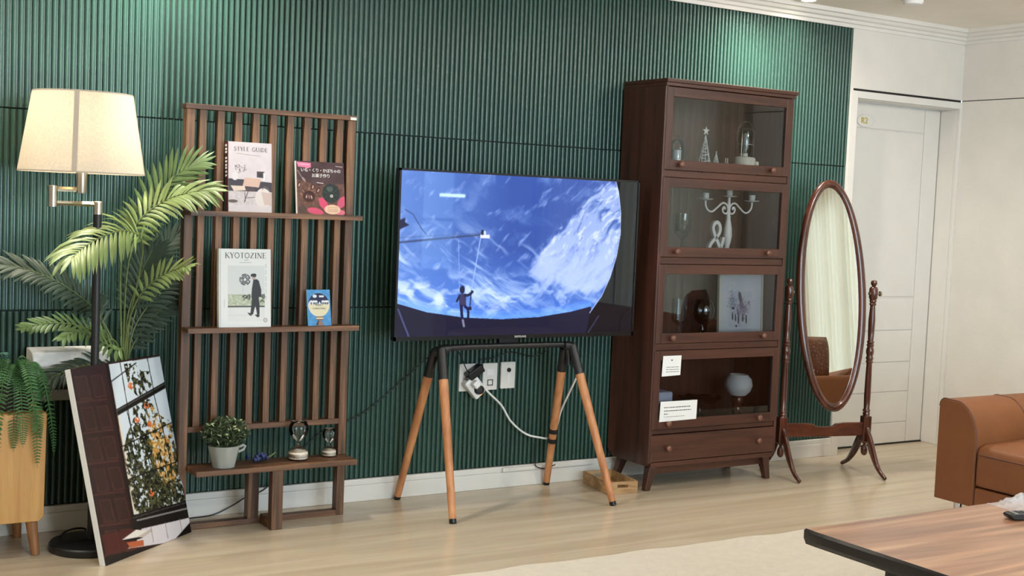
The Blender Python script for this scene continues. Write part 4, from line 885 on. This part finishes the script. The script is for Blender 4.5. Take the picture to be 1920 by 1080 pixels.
for x, y, dx, dy in ((CX0+.035, CY0+.022, -.022, .0), (CX1-.058, CY0+.022, .022, -.005), (CX0+.05, CY1-.06, -.02, .03), (CX1-.075, CY1-.06, .02, .03)):
    w2 = .021; w3 = .0145
    MB().hexa([(x+dx-w3, y+dy-w3, .0005), (x+dx+w3, y+dy-w3, .0005), (x+dx+w3, y+dy+w3, .0005), (x+dx-w3, y+dy+w3, .0005)], [(x-w2, y-w2, .113), (x+w2, y-w2, .113), (x+w2, y+w2, .113), (x-w2, y+w2, .113)]).build('leg', WALNUT, cb, bevel=.003)
def knob(x, z, par):
    MB().lathe([(.0075, 0), (.0065, .010), (.009, .013), (.0135, .017), (.0145, .023), (.012, .028), (.004, .030), (0, .030)], (x, CY0-.002, z), 20, ax=(0, -1, 0)).build('knob', KNOBW, par, smooth=50)
DX0, DX1 = CX0+.011, CX1-.013
for z0, z1 in ((1.508, 1.888), (1.104, 1.472), (.698, 1.068), (.292, .663)):
    sw = .036; y0, y1 = CY0-.003, CY0+.016
    o4 = [(DX0+.002, z0+.002), (DX1-.002, z0+.002), (DX1-.002, z1-.002), (DX0+.002, z1-.002)]; i4 = [(DX0+sw-.002, z0+.044), (DX1-sw+.002, z0+.044), (DX1-sw+.002, z1-.042), (DX0+sw-.002, z1-.042)]
    d = MB().rings([[(x, y, z) for x, y, z in ((o[0], y0+.002, o[1]), (i[0], y0+.002, i[1]), (i[0], y1-.001, i[1]), (o[0], y1-.001, o[1]))] for o, i in zip(o4, i4)], closed=True).build('door', WALNUT, cb)
    for xa, xb in ((DX0, DX0+sw), (DX1-sw, DX1)): MB().box(xa, xb, y0, y1, z0, z1).build('door_stile', WALNUT, d, bevel=.0015)
    for za, zb2 in ((z1-.044, z1), (z0, z0+.046)): MB().box(DX0+sw+.0006, DX1-sw-.0006, y0, y1, za, zb2).build('door_rail', WALNUTX, d, bevel=.0015)
    MB().add([(DX0+sw, CY0+.007, z0+.046), (DX1-sw, CY0+.007, z0+.046), (DX1-sw, CY0+.007, z1-.044), (DX0+sw, CY0+.007, z1-.044)], [(0, 1, 2, 3)]).build('glass_pane', GLASS, d)
    for x in (3.795, 4.366): knob(x, z0+.027, d)
d = cbox('drawer', DX0, DX1, CY0-.003, CY0+.016, .138, .264)
for x in (3.803, 4.372): knob(x, .202, d)
# --- things inside
F1_, F2_, F3_, F4_ = 1.5065, 1.1025, .6965, .2905
Yi = -.235
t = thing('cloche', 'glass cloche with a white candle at the left of the top compartment', 'cloche', (3.862, Yi, F1_))
c = (3.862, Yi, F1_)
MB().lathe([(.0, .001), (.044, .001), (.046, .008), (.044, .014), (0, .014)], c, 24).build('base', CREAM, t, smooth=40)
MB().lathe([(.038, .014), (.038, .10), (.034, .125), (.022, .145), (.006, .153), (.006, .158), (.009, .166), (0, .172)], c, 24, cap=False).build('dome', CLEAR, t, smooth=60)
MB().lathe([(.022, .0145), (.022, .10), (0, .10)], c, 20).build('candle', WHITEP, t, smooth=40)
def wiretree(x, h, r, star, label):
    t = thing('wire_tree', label, 'ornament', (x, Yi, F1_), None); b = MB(); c = Vector((x, Yi, F1_))
    for k in range(9):
        a = k*2*pi/9; b.tube([c+Vector((r*math.cos(a), r*math.sin(a), .003)), c+Vector((0, 0, h*.86))], [.0022, .0012], 5)
    b.tube([c+Vector((r*(1-i/90)*math.cos(i*.42), r*(1-i/90)*math.sin(i*.42), .0035+h*.86*i/90)) for i in range(86)], .0021*h/.16, 5)
    b.build('cone', WHITEM, t, smooth=60)
    if star:
        pts = [((.022 if i % 2 == 0 else .009)*math.sin(i*pi/5), (.022 if i % 2 == 0 else .009)*math.cos(i*pi/5)) for i in range(10)]
        MB().prism(pts, c+Vector((0, -.003, h*.86+.016)), (1, 0, 0), (0, 0, 1), (0, .006, 0)).build('star', WHITEM, t)
    else: MB().sphere(c+Vector((0, 0, h*.88)), .004, 8, 6).build('tip', WHITEM, t, smooth=60)
wiretree(4.035, .215, .037, True, 'taller white wire tree with a star on top, top compartment')
wiretree(4.107, .118, .026, False, 'short white wire tree without a star, top compartment')
t = thing('place_card_holder', 'tiny white two-pronged holder between small tree and lantern', 'ornament', (4.175, Yi, F1_))
MB().box(4.166, 4.184, Yi-.006, Yi+.006, F1_, F1_+.058).build('base', WGREY, t, bevel=.001); MB().tube([(4.169, Yi, F1_+.058), (4.169, Yi, F1_+.078)], .0022, 6).tube([(4.181, Yi, F1_+.058), (4.181, Yi, F1_+.078)], .0022, 6).build('prongs', WHITEM, t)
t = thing('oil_lantern', 'cream storm lantern with glass chimney in the top compartment', 'lantern', (4.288, Yi, F1_)); c = Vector((4.288, Yi, F1_))
MB().lathe([(0, .001), (.062, .001), (.063, .008), (.056, .016), (.055, .082), (.050, .088), (.02, .092), (0, .092)], c, 32).build('tank', CREAM, t, smooth=40)
MB().lathe([(.012, 0), (.012, .012), (.008, .016), (0, .016)], c+Vector((.03, -.048, .058)), 16, ax=(.5, -.85, 0)).build('valve_knob', CREAM, t, smooth=40)
MB().lathe([(.016, .09), (.016, .108), (.011, .112), (.011, .128), (0, .13)], c, 20).build('burner', CREAM, t, smooth=40)
MB().lathe([(.026, .108), (.033, .122), (.034, .20), (.026, .222), (.0255, .222), (.0325, .20), (.0315, .124), (.025, .110)], c, 28, cap=False).build('chimney', CLEAR, t, smooth=60)
MB().lathe([(.013, .128), (.018, .14), (.018, .195), (.012, .205), (0, .206)], c, 20).build('mantle', FROST, t, smooth=60)
b = MB()
for k in range(4): a = k*pi/2+.5; b.tube([c+Vector((.045*math.cos(a), .045*math.sin(a), .086)), c+Vector((.047*math.cos(a), .047*math.sin(a), .15)), c+Vector((.046*math.cos(a), .046*math.sin(a), .215)), c+Vector((.02*math.cos(a), .02*math.sin(a), .232))], .0018, 6)
b.tube([c+Vector((.046*math.cos(k*.393), .046*math.sin(k*.393), .15)) for k in range(16)], .0018, 6, closed=True)
b.build('wire_guard', STEEL, t, smooth=60)
MB().lathe([(.030, .222), (.034, .228), (.020, .238), (.012, .246), (0, .247)], c, 24).build('cap', STEEL, t, smooth=40)
MB().tube(bezier([c+Vector((-.048, 0, .15)), c+Vector((-.058, 0, .20)), c+Vector((-.03, 0, .25)), c+Vector((0, 0, .262)), c+Vector((.03, 0, .25)), c+Vector((.058, 0, .20)), c+Vector((.048, 0, .15))], 5), .0018, 6).build('bail_handle', STEEL, t, smooth=60)
# second compartment
t = thing('goblet', 'tinted glass goblet at the left of the second compartment', 'goblet', (3.92, Yi, F2_)); c = (3.92, Yi, F2_)
MB().lathe([(.032, .001), (.030, .005), (.006, .012), (.005, .075), (.012, .088), (.034, .105), (.042, .135), (.043, .205), (.0415, .205), (.040, .137), (.030, .108), (0, .10)], c, 28, cap=False).build('bowl', thin_glass('green_glass', (196, 208, 184), 1.9), t, smooth=60)
t = thing('ampersand', 'white ampersand sign standing in the second compartment', 'ornament', (4.126, Yi, F2_))
ap = [(.050, .085), (.035, .030), (.022, .008), (.0, .0), (-.022, .004), (-.036, .022), (-.034, .044), (-.016, .066), (.004, .084), (.019, .102), (.025, .124), (.019, .146), (.004, .157), (-.012, .150), (-.019, .132), (-.015, .112), (-.002, .086), (.016, .056), (.034, .026), (.052, .002)]
c = Vector((4.126, Yi, F2_+.012)); q = bezier([c+Vector((x, 0, z)) for x, z in ap], 5); b = MB(); rings = []
for i, p in enumerate(q):
    T = (q[min(i+1, len(q)-1)]-q[max(i-1, 0)]).normalized(); S_ = Vector((T.z, 0, -T.x)); rings.append([p+S_*.0085-Vector((0, .009, 0)), p+S_*.0085+Vector((0, .009, 0)), p-S_*.0085+Vector((0, .009, 0)), p-S_*.0085-Vector((0, .009, 0))])
b.rings(rings); b.build('letter', WHITEM, t, smooth=50)
MB().box(4.08, 4.182, Yi-.012, Yi+.012, F2_, F2_+.006).build('foot', WHITEM, t)
t = thing('candelabra', 'white three-armed candelabra with scrolled arms in the second compartment', 'candelabra', (4.222, Yi+.02, F2_)); c = Vector((4.222, Yi+.02, F2_))
MB().lathe([(0, .001), (.030, .001), (.031, .010), (.020, .022), (.014, .034), (.013, .05), (.019, .075), (.023, .105), (.021, .14), (.014, .175), (.011, .19), (.013, .197), (.009, .205), (.007, .30), (0, .30)], c, 24).build('stem', WHITEM, t, smooth=45)
for s in (-1, 1):
    pts = [c+Vector((s*x, 0, z)) for x, z in ((.02, .215), (.035, .222), (.040, .236), (.031, .246), (.020, .240), (.022, .232))]
    MB().tube(bezier([c+Vector((s*x, 0, z)) for x, z in ((.028, .232), (.024, .240), (.033, .244), (.040, .234), (.034, .218), (.018, .212), (.006, .222), (.008, .246), (.024, .262), (.045, .262), (.072, .242), (.105, .220), (.132, .226), (.148, .248), (.150, .275))], 5), .0048, 8).build('arm', WHITEM, t, smooth=60)
    MB().lathe([(.004, .272), (.036, .279), (.038, .282), (.010, .280), (.016, .286), (.0165, .309), (.014, .309), (.013, .29), (0, .288)], c+Vector((s*.150, 0, 0)), 24).build('candle_cup', WHITEM, t, smooth=40)
MB().lathe([(.004, .292), (.036, .297), (.038, .300), (.010, .298), (.016, .304), (.0165, .328), (.014, .328), (.013, .31), (0, .308)], c, 24).build('candle_cup', WHITEM, t, smooth=40)
# third compartment
t = thing('ribbed_glass', 'tall ribbed glass on a flared foot in the third compartment', 'glass', (3.935, Yi, F3_)); c = Vector((3.925, Yi, F3_)); n = 36
b = MB(); b.rings([[(c.x+r*(1+.04*(j % 2))*math.cos(2*pi*j/n), c.y+r*(1+.04*(j % 2))*math.sin(2*pi*j/n), c.z+h) for j in range(n)] for r, h in ((.034, .001), (.030, .008), (.012, .05), (.007, .072), (.020, .082), (.034, .095), (.036, .20), (.0345, .20), (.032, .097), (.018, .086))], cap=False); b.build('vessel', CLEAR, t, smooth=30)
t = thing('balloon_glass', 'round balloon glass on a turned stem in the third compartment', 'glass', (4.075, Yi, F3_)); c = (4.075, Yi, F3_)
MB().lathe([(.040, .001), (.038, .006), (.012, .014), (.008, .03), (.014, .045), (.008, .06), (.010, .075)], c, 24, cap=False).build('stem', CLEAR, t, smooth=60)
MB().lathe([(.010, .075), (.034, .092), (.052, .122), (.055, .150), (.046, .182), (.034, .198), (.033, .197), (.044, .180), (.0535, .150), (.050, .124), (.032, .095), (0, .084)], c, 32, cap=False).build('bowl', CLEAR, t, smooth=70)
t, xf, O, U, V = book('framed_print', 'framed feather print in a thin pale frame in the third compartment', 'picture', 4.185, 4.475, F3_, .325, .008, -.225, .05, PAPER)
fr = MB().box(4.185, 4.196, -.008, 0, 0, .325).box(4.464, 4.475, -.008, 0, 0, .325).box(4.196, 4.464, -.008, 0, 0, .011).box(4.196, 4.464, -.008, 0, .314, .325).build('frame', CREAM, t, xf=xf)
P = Paint(150, 165, 84, 92); P.C[:] = (208, 208, 212); P.fill(P.rect(18, 24, 64, 77), (198, 199, 206))
for q in range(240):
    x, y = random.gauss(26, 4), random.gauss(38, 8); P.fill(P.ell(x, y, 1.0, .6, random.random()*3), random.choice([(110, 126, 156), (160, 172, 196), (70, 74, 100), (140, 120, 150)]), .55)
for q in range(300):
    x, y = random.gauss(47, 6), random.gauss(50, 7); P.fill(P.ell(x, y, 1.1, .7, random.random()*3), random.choice([(108, 82, 116), (140, 112, 140), (84, 62, 90), (168, 150, 172)]), .5)
P.fill(P.ell(41, 33, 3.4, 9, -.25), (78, 74, 92), .85); P.fill(P.ell(44, 44, 4, 6, -.4), (126, 108, 128), .7); P.fill(P.ell(27, 49, 3, 2), (36, 36, 50)); P.fill(P.ell(59, 41, 2.4, 3, .4), (120, 120, 138), .7)
for x, y, h in ((26, 61, 6), (32, 63, 6), (38, 64, 9), (47, 64, 6), (54, 66, 7)): P.fill(P.ell(x, y, 1.3, h), (44, 40, 56)); P.fill(P.ell(x+1.4, y+2, .5, h*.8), (96, 90, 110))
P.fill(P.ell(34, 76, 2, 1.4), (50, 46, 60)); P.fill(P.ell(37, 56, 2, 7, -.2), (112, 98, 122), .8)
P.mesh('print', xf @ Vector((4.196, -.0015, .314)), (.268, 0, 0), xf.to_3x3() @ Vector((0, 0, -.303)), PRINT, t)
# fourth compartment
t = thing('card_box', 'pale lavender rounded box at the lower left behind the glass', 'box', (3.835, -.22, F4_)); MB().box(3.775, 3.887, -.27, -.16, F4_+.10, F4_+.165).build('lid', LAVEND, t, bevel=.010); MB().box(3.772, 3.884, -.272, -.158, F4_+.0, F4_+.10).build('body', LAVEND, t, bevel=.004)
t = thing('glass_dish', 'footed clear glass dish with scalloped rim in the lowest compartment', 'dish', (4.09, Yi, F4_)); c = Vector((4.09, Yi, F4_))
MB().lathe([(.050, .001), (.046, .008), (.012, .018), (.010, .07), (.016, .086), (.06, .098)], c, 28, cap=False).build('foot', CLEAR, t, smooth=60)
b = MB(); n = 48; b.rings([[(c.x+r*math.cos(2*pi*j/n), c.y+r*.8*math.sin(2*pi*j/n), c.z+h+z_*math.cos(8*2*pi*j/n)) for j in range(n)] for r, h, z_ in ((.02, .092, 0), (.09, .104, 0), (.115, .126, .004), (.111, .126, .004), (.086, .110, 0))], cap=False); b.build('bowl', CLEAR, t, smooth=60)
t = thing('small_photo_frame', 'narrow gold rimmed frame standing beside the white paper label', 'frame', (4.01, -.245, F4_))
b = MB(); b.box(3.985, 3.989, -.252, -.246, F4_, F4_+.105).box(4.031, 4.035, -.252, -.246, F4_, F4_+.105).box(3.985, 4.035, -.252, -.246, F4_, F4_+.004).box(3.985, 4.035, -.252, -.246, F4_+.101, F4_+.105); b.build('rim', GOLD, t); MB().box(3.989, 4.031, -.249, -.247, F4_+.004, F4_+.101).build('backing', POTD, t)
t = thing('small_lamp', 'little table lamp with frosted round shade in the lowest compartment', 'lamp', (4.328, Yi, F4_)); c = (4.328, Yi, F4_)
MB().lathe([(0, .001), (.040, .001), (.040, .008), (.024, .016), (.020, .030), (.028, .048), (.020, .064), (.024, .078), (.031, .094), (.030, .116), (.024, .122), (0, .124)], c, 28).build('turned_base', MAHOG, t, smooth=45)
n = 40; b = MB(); b.rings([[(c[0]+r*(1+.015*(j % 2))*math.cos(2*pi*j/n), c[1]+r*(1+.015*(j % 2))*math.sin(2*pi*j/n), c[2]+h) for j in range(n)] for r, h in ((.040, .124), (.060, .145), (.070, .175), (.064, .206), (.044, .228), (.042, .227), (.060, .20))], cap=False); b.build('shade', FROST, t, smooth=50)
MB().sphere((4.42, -.24, F4_+.012), .012, 10, 6).build('pebble', WHITEM, None, smooth=60); tag(bpy.data.objects['pebble'], 'small white pebble-like trinket in the lowest compartment near the right knob', 'trinket')
def glasscard(x0, x1, z0, z1, label, lines):
    t = thing('paper_label', label, 'label', ((x0+x1)/2, CY0-.002, z0)); b = MB()
    b.hexa([(x0-.004, CY0-.0058, z0-.002), (x1, CY0-.0058, z0+.002), (x1, CY0-.0046, z0+.002), (x0-.004, CY0-.0046, z0-.002)], [(x0, CY0-.0058, z1), (x1+.002, CY0-.0058, z1), (x1+.002, CY0-.0046, z1), (x0, CY0-.0046, z1)]); b.build('paper', PAPER, t)
    b = MB()
    for xa, xb, z, h in lines:
        x = xa
        while x < xb:
            k = random.uniform(.004, .014); b.box(x, min(x+k, xb), CY0-.0060, CY0-.0058, z, z+h); x += k+.003
    b.build('print_lines', INK, t)
glasscard(3.755, 3.862, .545, .640, 'small white paper note taped inside the upper left of the lowest glass', [(3.803, 3.812, .616, .006)]+[(3.775, 3.853, .585-.011*k, .0025) for k in range(3)])
glasscard(3.753, 3.973, .330, .424, 'wide white paper label with lines of text on the lowest glass', [(3.775, 3.935, .393, .004), (3.775, 3.94, .377, .004), (3.775, 3.80, .362, .004), (3.775, 3.90, .350, .0018)])

# ================================================================== CHEVAL MIRROR
ms = thing('standing_mirror', 'oval dark mahogany mirror on turned posts with splayed curved feet', 'mirror', (4.817, -.357, 0))
PR, PL = Vector((5.055, -.416, 0)), Vector((4.580, -.297, 0)); ax = (PR-PL).normalized(); bk = Vector((-ax.y, ax.x, 0))
POST = [(.019, .165), (.019, .30), (.0165, .306), (.020, .312), (.016, .320), (.021, .328), (.015, .338), (.017, .40), (.016, .50), (.0145, .575), (.020, .582), (.015, .590), (.0205, .60), (.0155, .612), (.0205, .63), (.020, .645), (.015, .66), (.0205, .668), (.015, .676), (.020, .684), (.0145, .692), (.0165, .74), (.0175, .80), (.013, .872), (.019, .880), (.014, .888), (.019, .896), (.0165, .902), (.022, .914), (.0225, .958), (.018, .968), (.008, .973), (.013, .978), (.0175, .990), (.013, 1.002), (0, 1.006)]
for Pp in (PL, PR):
    po = MB().lathe(POST, Pp, 20).build('post', MAHOG, ms, smooth=40)
    MB().lathe([(.018, .165), (.012, .158), (.007, .15), (.012, .142), (.018, .125), (.017, .108), (.010, .096), (0, .092)], Pp, 18).build('drop_finial', MAHOG, po, smooth=45)
    b = MB(); o_ = ax*.023; b.hexa([Pp-o_-bk*.02+Vector((0, 0, .165)), Pp+o_-bk*.02+Vector((0, 0, .165)), Pp+o_+bk*.02+Vector((0, 0, .165)), Pp-o_+bk*.02+Vector((0, 0, .165))], [Pp-o_-bk*.02+Vector((0, 0, .30)), Pp+o_-bk*.02+Vector((0, 0, .30)), Pp+o_+bk*.02+Vector((0, 0, .30)), Pp-o_+bk*.02+Vector((0, 0, .30))]); b.build('post_block', MAHOG, ms, bevel=.004)
    for s in (-1, 1):
        cur = bezier([Pp+bk*s*.012+Vector((0, 0, .235)), Pp+bk*s*.040+Vector((0, 0, .190)), Pp+bk*s*.085+Vector((0, 0, .110)), Pp+bk*s*.140+Vector((0, 0, .045)), Pp+bk*s*.198+Vector((0, 0, .012))], 6); rings = []
        for i, p in enumerate(cur):
            T = (cur[min(i+1, len(cur)-1)]-cur[max(i-1, 0)]).normalized(); Nn_ = ax.cross(T); k = i/(len(cur)-1); h2 = .017+.012*math.sin(pi*min(1, k*1.2))**2-.006*k; w2 = .0125-.002*k
            if k == 1: h2 = .0105
            rings.append([p+ax*w2*math.cos(q_)*1.0+Nn_*h2*math.sin(q_) for q_ in (2*pi*j/10+.3 for j in range(10))])
        for j in range(10): rings[-1][j] = Vector((rings[-1][j].x, rings[-1][j].y, max(.0008, rings[-1][j].z)))
        MB().rings(rings).build('foot', MAHOG, ms, smooth=50)
m_ = Matrix.Translation((PL+PR)/2) @ Matrix((( ax.x, bk.x, 0, 0), (ax.y, bk.y, 0, 0), (0, 0, 1, 0), (0, 0, 0, 1)))
hw = (PR-PL).length/2-.02; top = [(-hw, .268), (-hw*.5, .268), (-hw*.3, .262), (-.05, .250), (0, .248), (.05, .250), (hw*.3, .262), (hw*.5, .268), (hw, .268)]
MB().prism(top[::-1]+[(-hw, .198), (0, .196), (hw, .198)], (0, -.009, 0), (1, 0, 0), (0, 0, 1), (0, .018, 0)).build('stretcher', MAHOGX, ms, bevel=.003, xf=m_)
TILT, RLL = 6.0, 1.3
mx_ = Matrix.Translation((PL+PR)/2+Vector((0, 0, .921))) @ m_.to_3x3().to_4x4() @ Matrix.Rotation(math.radians(-TILT), 4, 'X') @ Matrix.Rotation(math.radians(-RLL), 4, 'Y')
b = MB(); n = 96; A_, B2 = .178, .570
sec = [(.020, .012), (.020, -.006), (.012, -.013), (0, -.015), (-.012, -.012), (-.019, -.006), (-.022, .004), (-.020, .012)]
b.rings([[( (A_+d)*math.cos(2*pi*i/n), y, (B2+d)*math.sin(2*pi*i/n)) for d, y in sec] for i in range(n)], closed=True)
fr = b.build('oval_frame', MAHOG, ms, smooth=50, xf=mx_)
b = MB(); b.add([((A_-.019)*math.cos(2*pi*i/n), .001, (B2-.019)*math.sin(2*pi*i/n)) for i in range(n)], [tuple(range(n))]); b.build('mirror_glass', MIRROR, ms, xf=mx_)
b = MB(); b.rings([[((A_+.015)*math.cos(2*pi*i/n), y, (B2+.015)*math.sin(2*pi*i/n)) for i in range(n)] for y in (.0115, .016)]); b.build('backing_board', POTD, ms, xf=mx_)
for Pp, s in ((PL, 1), (PR, -1)): 
    MB().lathe([(.008, .0), (.008, .026), (0, .026)], Pp+Vector((0, 0, .935)), 12, ax=ax*s).build('pivot', STEEL, ms, smooth=40)
MB().lathe([(.006, 0), (.006, .012), (.013, .016), (.013, .024), (0, .026)], PR+ax*.020+Vector((0, 0, .935)), 14, ax=ax).build('locking_knob', STEEL, ms, smooth=40)

# ================================================================== SOFA, TABLE, RUG
sf = thing('sofa', 'tan leather sofa with a rounded arm and thin dark piping', 'sofa', (4.85, -2.4, 0))
SXa, SXb = 4.398, 5.52
def armprof(y0, s, top):
    """outer side at y0, inner side towards s"""
    return [(y0, .150), (y0, top-.035)]+[(y0+s*(.028-.028*math.cos(q)), top-.032+.032*math.sin(q)) for q in (pi/8, pi/4, 3*pi/8, pi/2)]+[(y0+s*(.075+.118*math.sin(q)), top-.15+.15*math.cos(q)) for q in (pi/16, pi/8, 3*pi/16, pi/4, 5*pi/16, 3*pi/8, 7*pi/16, pi/2)]+[(y0+s*.196, .150)]
for y0, s in ((-1.410, -1), (-3.62, 1)):
    pr = armprof(y0, s, .578); a = MB().prism(pr, (SXa, 0, 0), (0, 1, 0), (0, 0, 1), (SXb-SXa, 0, 0)).build('arm', LEATHER, sf, smooth=35, bevel=.004)
    for xx in (SXa+.004, 4.735, 5.25): MB().tube([(xx, y+(.0005 if y == y0 else 0), z+.001) for y, z in pr[1:-1]]+[(xx, pr[-1][0]+s*.0005, .16)], .0032, 6).build('piping', SEAM, a, smooth=60)
MB().box(SXa+.004, SXb-.02, -3.424, -1.606, .150, .232).build('base', LEATHER, sf, bevel=.008, seg=3)
for y0, y1 in ((-2.513, -1.609), (-3.421, -2.517)):
    b = MB(); pr = [(SXa+.002, .238), (SXa, .30), (SXa+.002, .375), (SXa+.012, .400), (SXa+.05, .412), (4.75, .420), (5.23, .416), (5.23, .238)]
    c_ = MB().prism(pr, (0, y0, 0), (1, 0, 0), (0, 0, 1), (0, y1-y0, 0)).build('seat_cushion', LEATHER, sf, smooth=50, bevel=.012, seg=3)
    MB().tube([(SXa+.001, y0+.012, .372), (SXa+.001, y1-.012, .372)], .0028, 6).build('piping', SEAM, c_, smooth=60)
for y0, y1 in ((-2.513, -1.609), (-3.421, -2.517)):
    MB().prism([(5.235, .238), (5.245, .55), (5.27, .60), (5.32, .632), (5.44, .632), (5.50, .59), (SXb-.005, .53), (SXb-.005, .238)], (0, y0, 0), (1, 0, 0), (0, 0, 1), (0, y1-y0, 0)).build('back_cushion', LEATHER, sf, smooth=50, bevel=.01, seg=3)
for x, y in ((4.475, -1.475), (5.44, -1.475), (4.475, -3.55), (5.44, -3.55)): MB().lathe([(.017, .0005), (.017, .148), (.03, .150), (0, .1505)], (x, y, 0), 18).build('leg', CHROME, sf, smooth=40)
def pillow(name, label, c, sx, sz, th, rot, m):
    b = MB(); n = 14; vs = []; k_ = lambda u: (1-abs(u)**4)**.5
    for side in (1, -1):
        for i in range(n+1):
            for j in range(n+1):
                u_, v_ = i/n*2-1, j/n*2-1; q = 1-.10*(1-abs(u_*v_)); vs.append((u_*sx*(1-.10*v_*v_*(1-abs(u_))), side*th*k_(u_)*k_(v_), v_*sz*(1-.10*u_*u_*(1-abs(v_)))))
    N2 = (n+1)**2; f = []
    for s_ in (0, 1):
        for i in range(n):
            for j in range(n): a = s_*N2+i*(n+1)+j; f.append((a, a+1, a+n+2, a+n+1))
    o = b.add(vs, f).build(name, m, None, smooth=80, xf=Matrix.Translation(c) @ rot)
    bm = bmesh.new(); bm.from_mesh(o.data); bmesh.ops.remove_doubles(bm, verts=bm.verts, dist=.0005); bmesh.ops.recalc_face_normals(bm, faces=bm.faces); bm.to_mesh(o.data); bm.free(); return o
tag(pillow('cushion', '', Vector((5.125, -1.735, .632)), .105, .205, .07, Matrix.Rotation(math.radians(-25), 4, 'Z') @ Matrix.Rotation(math.radians(-6), 4, 'X'), GLARESPECK), 'dark brown leather cushion with painted glare specks propped on the sofa, seen in the mirror', 'cushion')
tag(pillow('cushion', '', Vector((4.88, -1.79, .468)), .11, .14, .045, Matrix.Rotation(math.radians(90), 4, 'X'), TEAL), 'dark teal cushion lying on the sofa seat beside the arm', 'cushion')

tb = thing('coffee_table', 'slab coffee table with dark bark edge and black legs in the foreground', 'table', (3.6, -2.72, 0))
TX0, TX1, TY0, TY1, TZ = 2.727, 4.15, -3.12, -2.300, .40
ov = []
for i in range(40): k = i/39; ov.append((TX0+.012+(TX1-TX0-.02)*k, TY1+.004*math.sin(k*17)-.006*math.sin(k*5)))
for i in range(1, 16): k = i/16; ov.append((TX1, TY1+(TY0-TY1)*k))
for i in range(40): k = i/39; ov.append((TX1-.012-(TX1-TX0-.02)*k, TY0+.012*math.sin(k*9)))
for i in range(1, 16): k = i/16; ov.append((TX0+.006*math.sin(k*6), TY0+(TY1-TY0)*k))
b = MB(); n = len(ov); cxx = sum(p[0] for p in ov)/n; cyy = sum(p[1] for p in ov)/n
def shr(p, d): 
    v_ = Vector((p[0]-cxx, p[1]-cyy)); return Vector((max(TX0+d, min(TX1-d, p[0])), max(TY0+d, min(TY1-d, p[1])))) if d else Vector(p)
b.m = 0; rg = [[(*shr(p, .0085), TZ) for p in ov], [(*shr(p, .0), TZ-.006) for p in ov], [(*shr(p, -.0), TZ-.03) for p in ov], [(*shr(p, .010), TZ-.046) for p in ov]]
v_ = [p for r in rg for p in r]; f = []; b.m = 1
for i in range(3): f += [(i*n+j, i*n+(j+1) % n, (i+1)*n+(j+1) % n, (i+1)*n+j) for j in range(n)]
f.append(tuple(3*n+j for j in range(n))); b.add(v_, f); b.m = 0; b.add(rg[0], [tuple(range(n))])
b.build('slab', [TABLEW, TABLEB], tb, smooth=40)
for x in (2.86, 4.00):
    b = MB(); b.box(x-.06, x+.06, -2.60, -2.56, .03, .353).box(x-.06, x+.06, -2.96, -2.92, .03, .353).box(x-.06, x+.06, -2.96, -2.56, .0125, .03).box(x-.06, x+.06, -2.96, -2.56, .345, .354)
    b.build('leg_frame', BLACK, tb, bevel=.002)
rg_ = MB(); n = 60; ed = []
for i in range(n+1): k = i/n; ed.append((1.9+2.42*k, -1.155-.045*k+.006*math.sin(k*31)+.004*math.sin(k*57)))
bot = [(4.32, -3.9), (1.9, -3.9)]; pr = ed+bot
rg_.prism(pr, (0, 0, .0005), (1, 0, 0), (0, 1, 0), (0, 0, .011)); o = rg_.build('rug', RUGM, None, bevel=.003); tag(o, 'plain cream wool rug on the pale wood floor', 'rug')
# remote and plastic wrap on the table
rm = thing('remote_control', 'black remote control with small buttons on the table edge', 'remote', (3.52, -2.52, TZ))
rot = Matrix.Translation((3.535, -2.515, TZ)) @ Matrix.Rotation(math.radians(-18), 4, 'Z')
b = MB(); b.prism([(-.108, .012), (-.100, .003), (-.08, .0012), (.08, .0012), (.105, .006), (.108, .016), (.10, .0215), (-.095, .0215), (-.106, .018)], (0, -.024, 0), (1, 0, 0), (0, 0, 1), (0, .048, 0)); b.build('body', BLACKP, rm, smooth=40, bevel=.004, xf=rot)
for i in range(9):
    for j in range(3): MB().lathe([(.0055, .0212), (.0052, .0228), (0, .0232)], (-.086+i*.019, -.014+j*.014, 0), 10).build('button', WGREY if i % 3 == 0 else INK, rm, smooth=40, xf=rot)
b = MB(); n1, n2 = 22, 14; vs = []
for i in range(n1+1):
    for j in range(n2+1):
        u_, v2 = i/n1-.5, j/n2-.5; e_ = max(0, 1-(2*u_)**2)*max(0, 1-(2*v2)**2); vs.append((3.70+u_*.30+.006*random.uniform(-1, 1), -2.385+v2*.15+.006*random.uniform(-1, 1), TZ+.0015+e_*.042*(.55+.45*math.sin(i*1.9+j*1.3))+.004*random.random()*e_))
o = b.add(vs, [(i*(n2+1)+j, (i+1)*(n2+1)+j, (i+1)*(n2+1)+j+1, i*(n2+1)+j+1) for i in range(n1) for j in range(n2)]).build('plastic_wrap', PLASTIC, None, smooth=28); tag(o, 'crumpled clear plastic wrapper on the table behind the remote', 'wrapper')
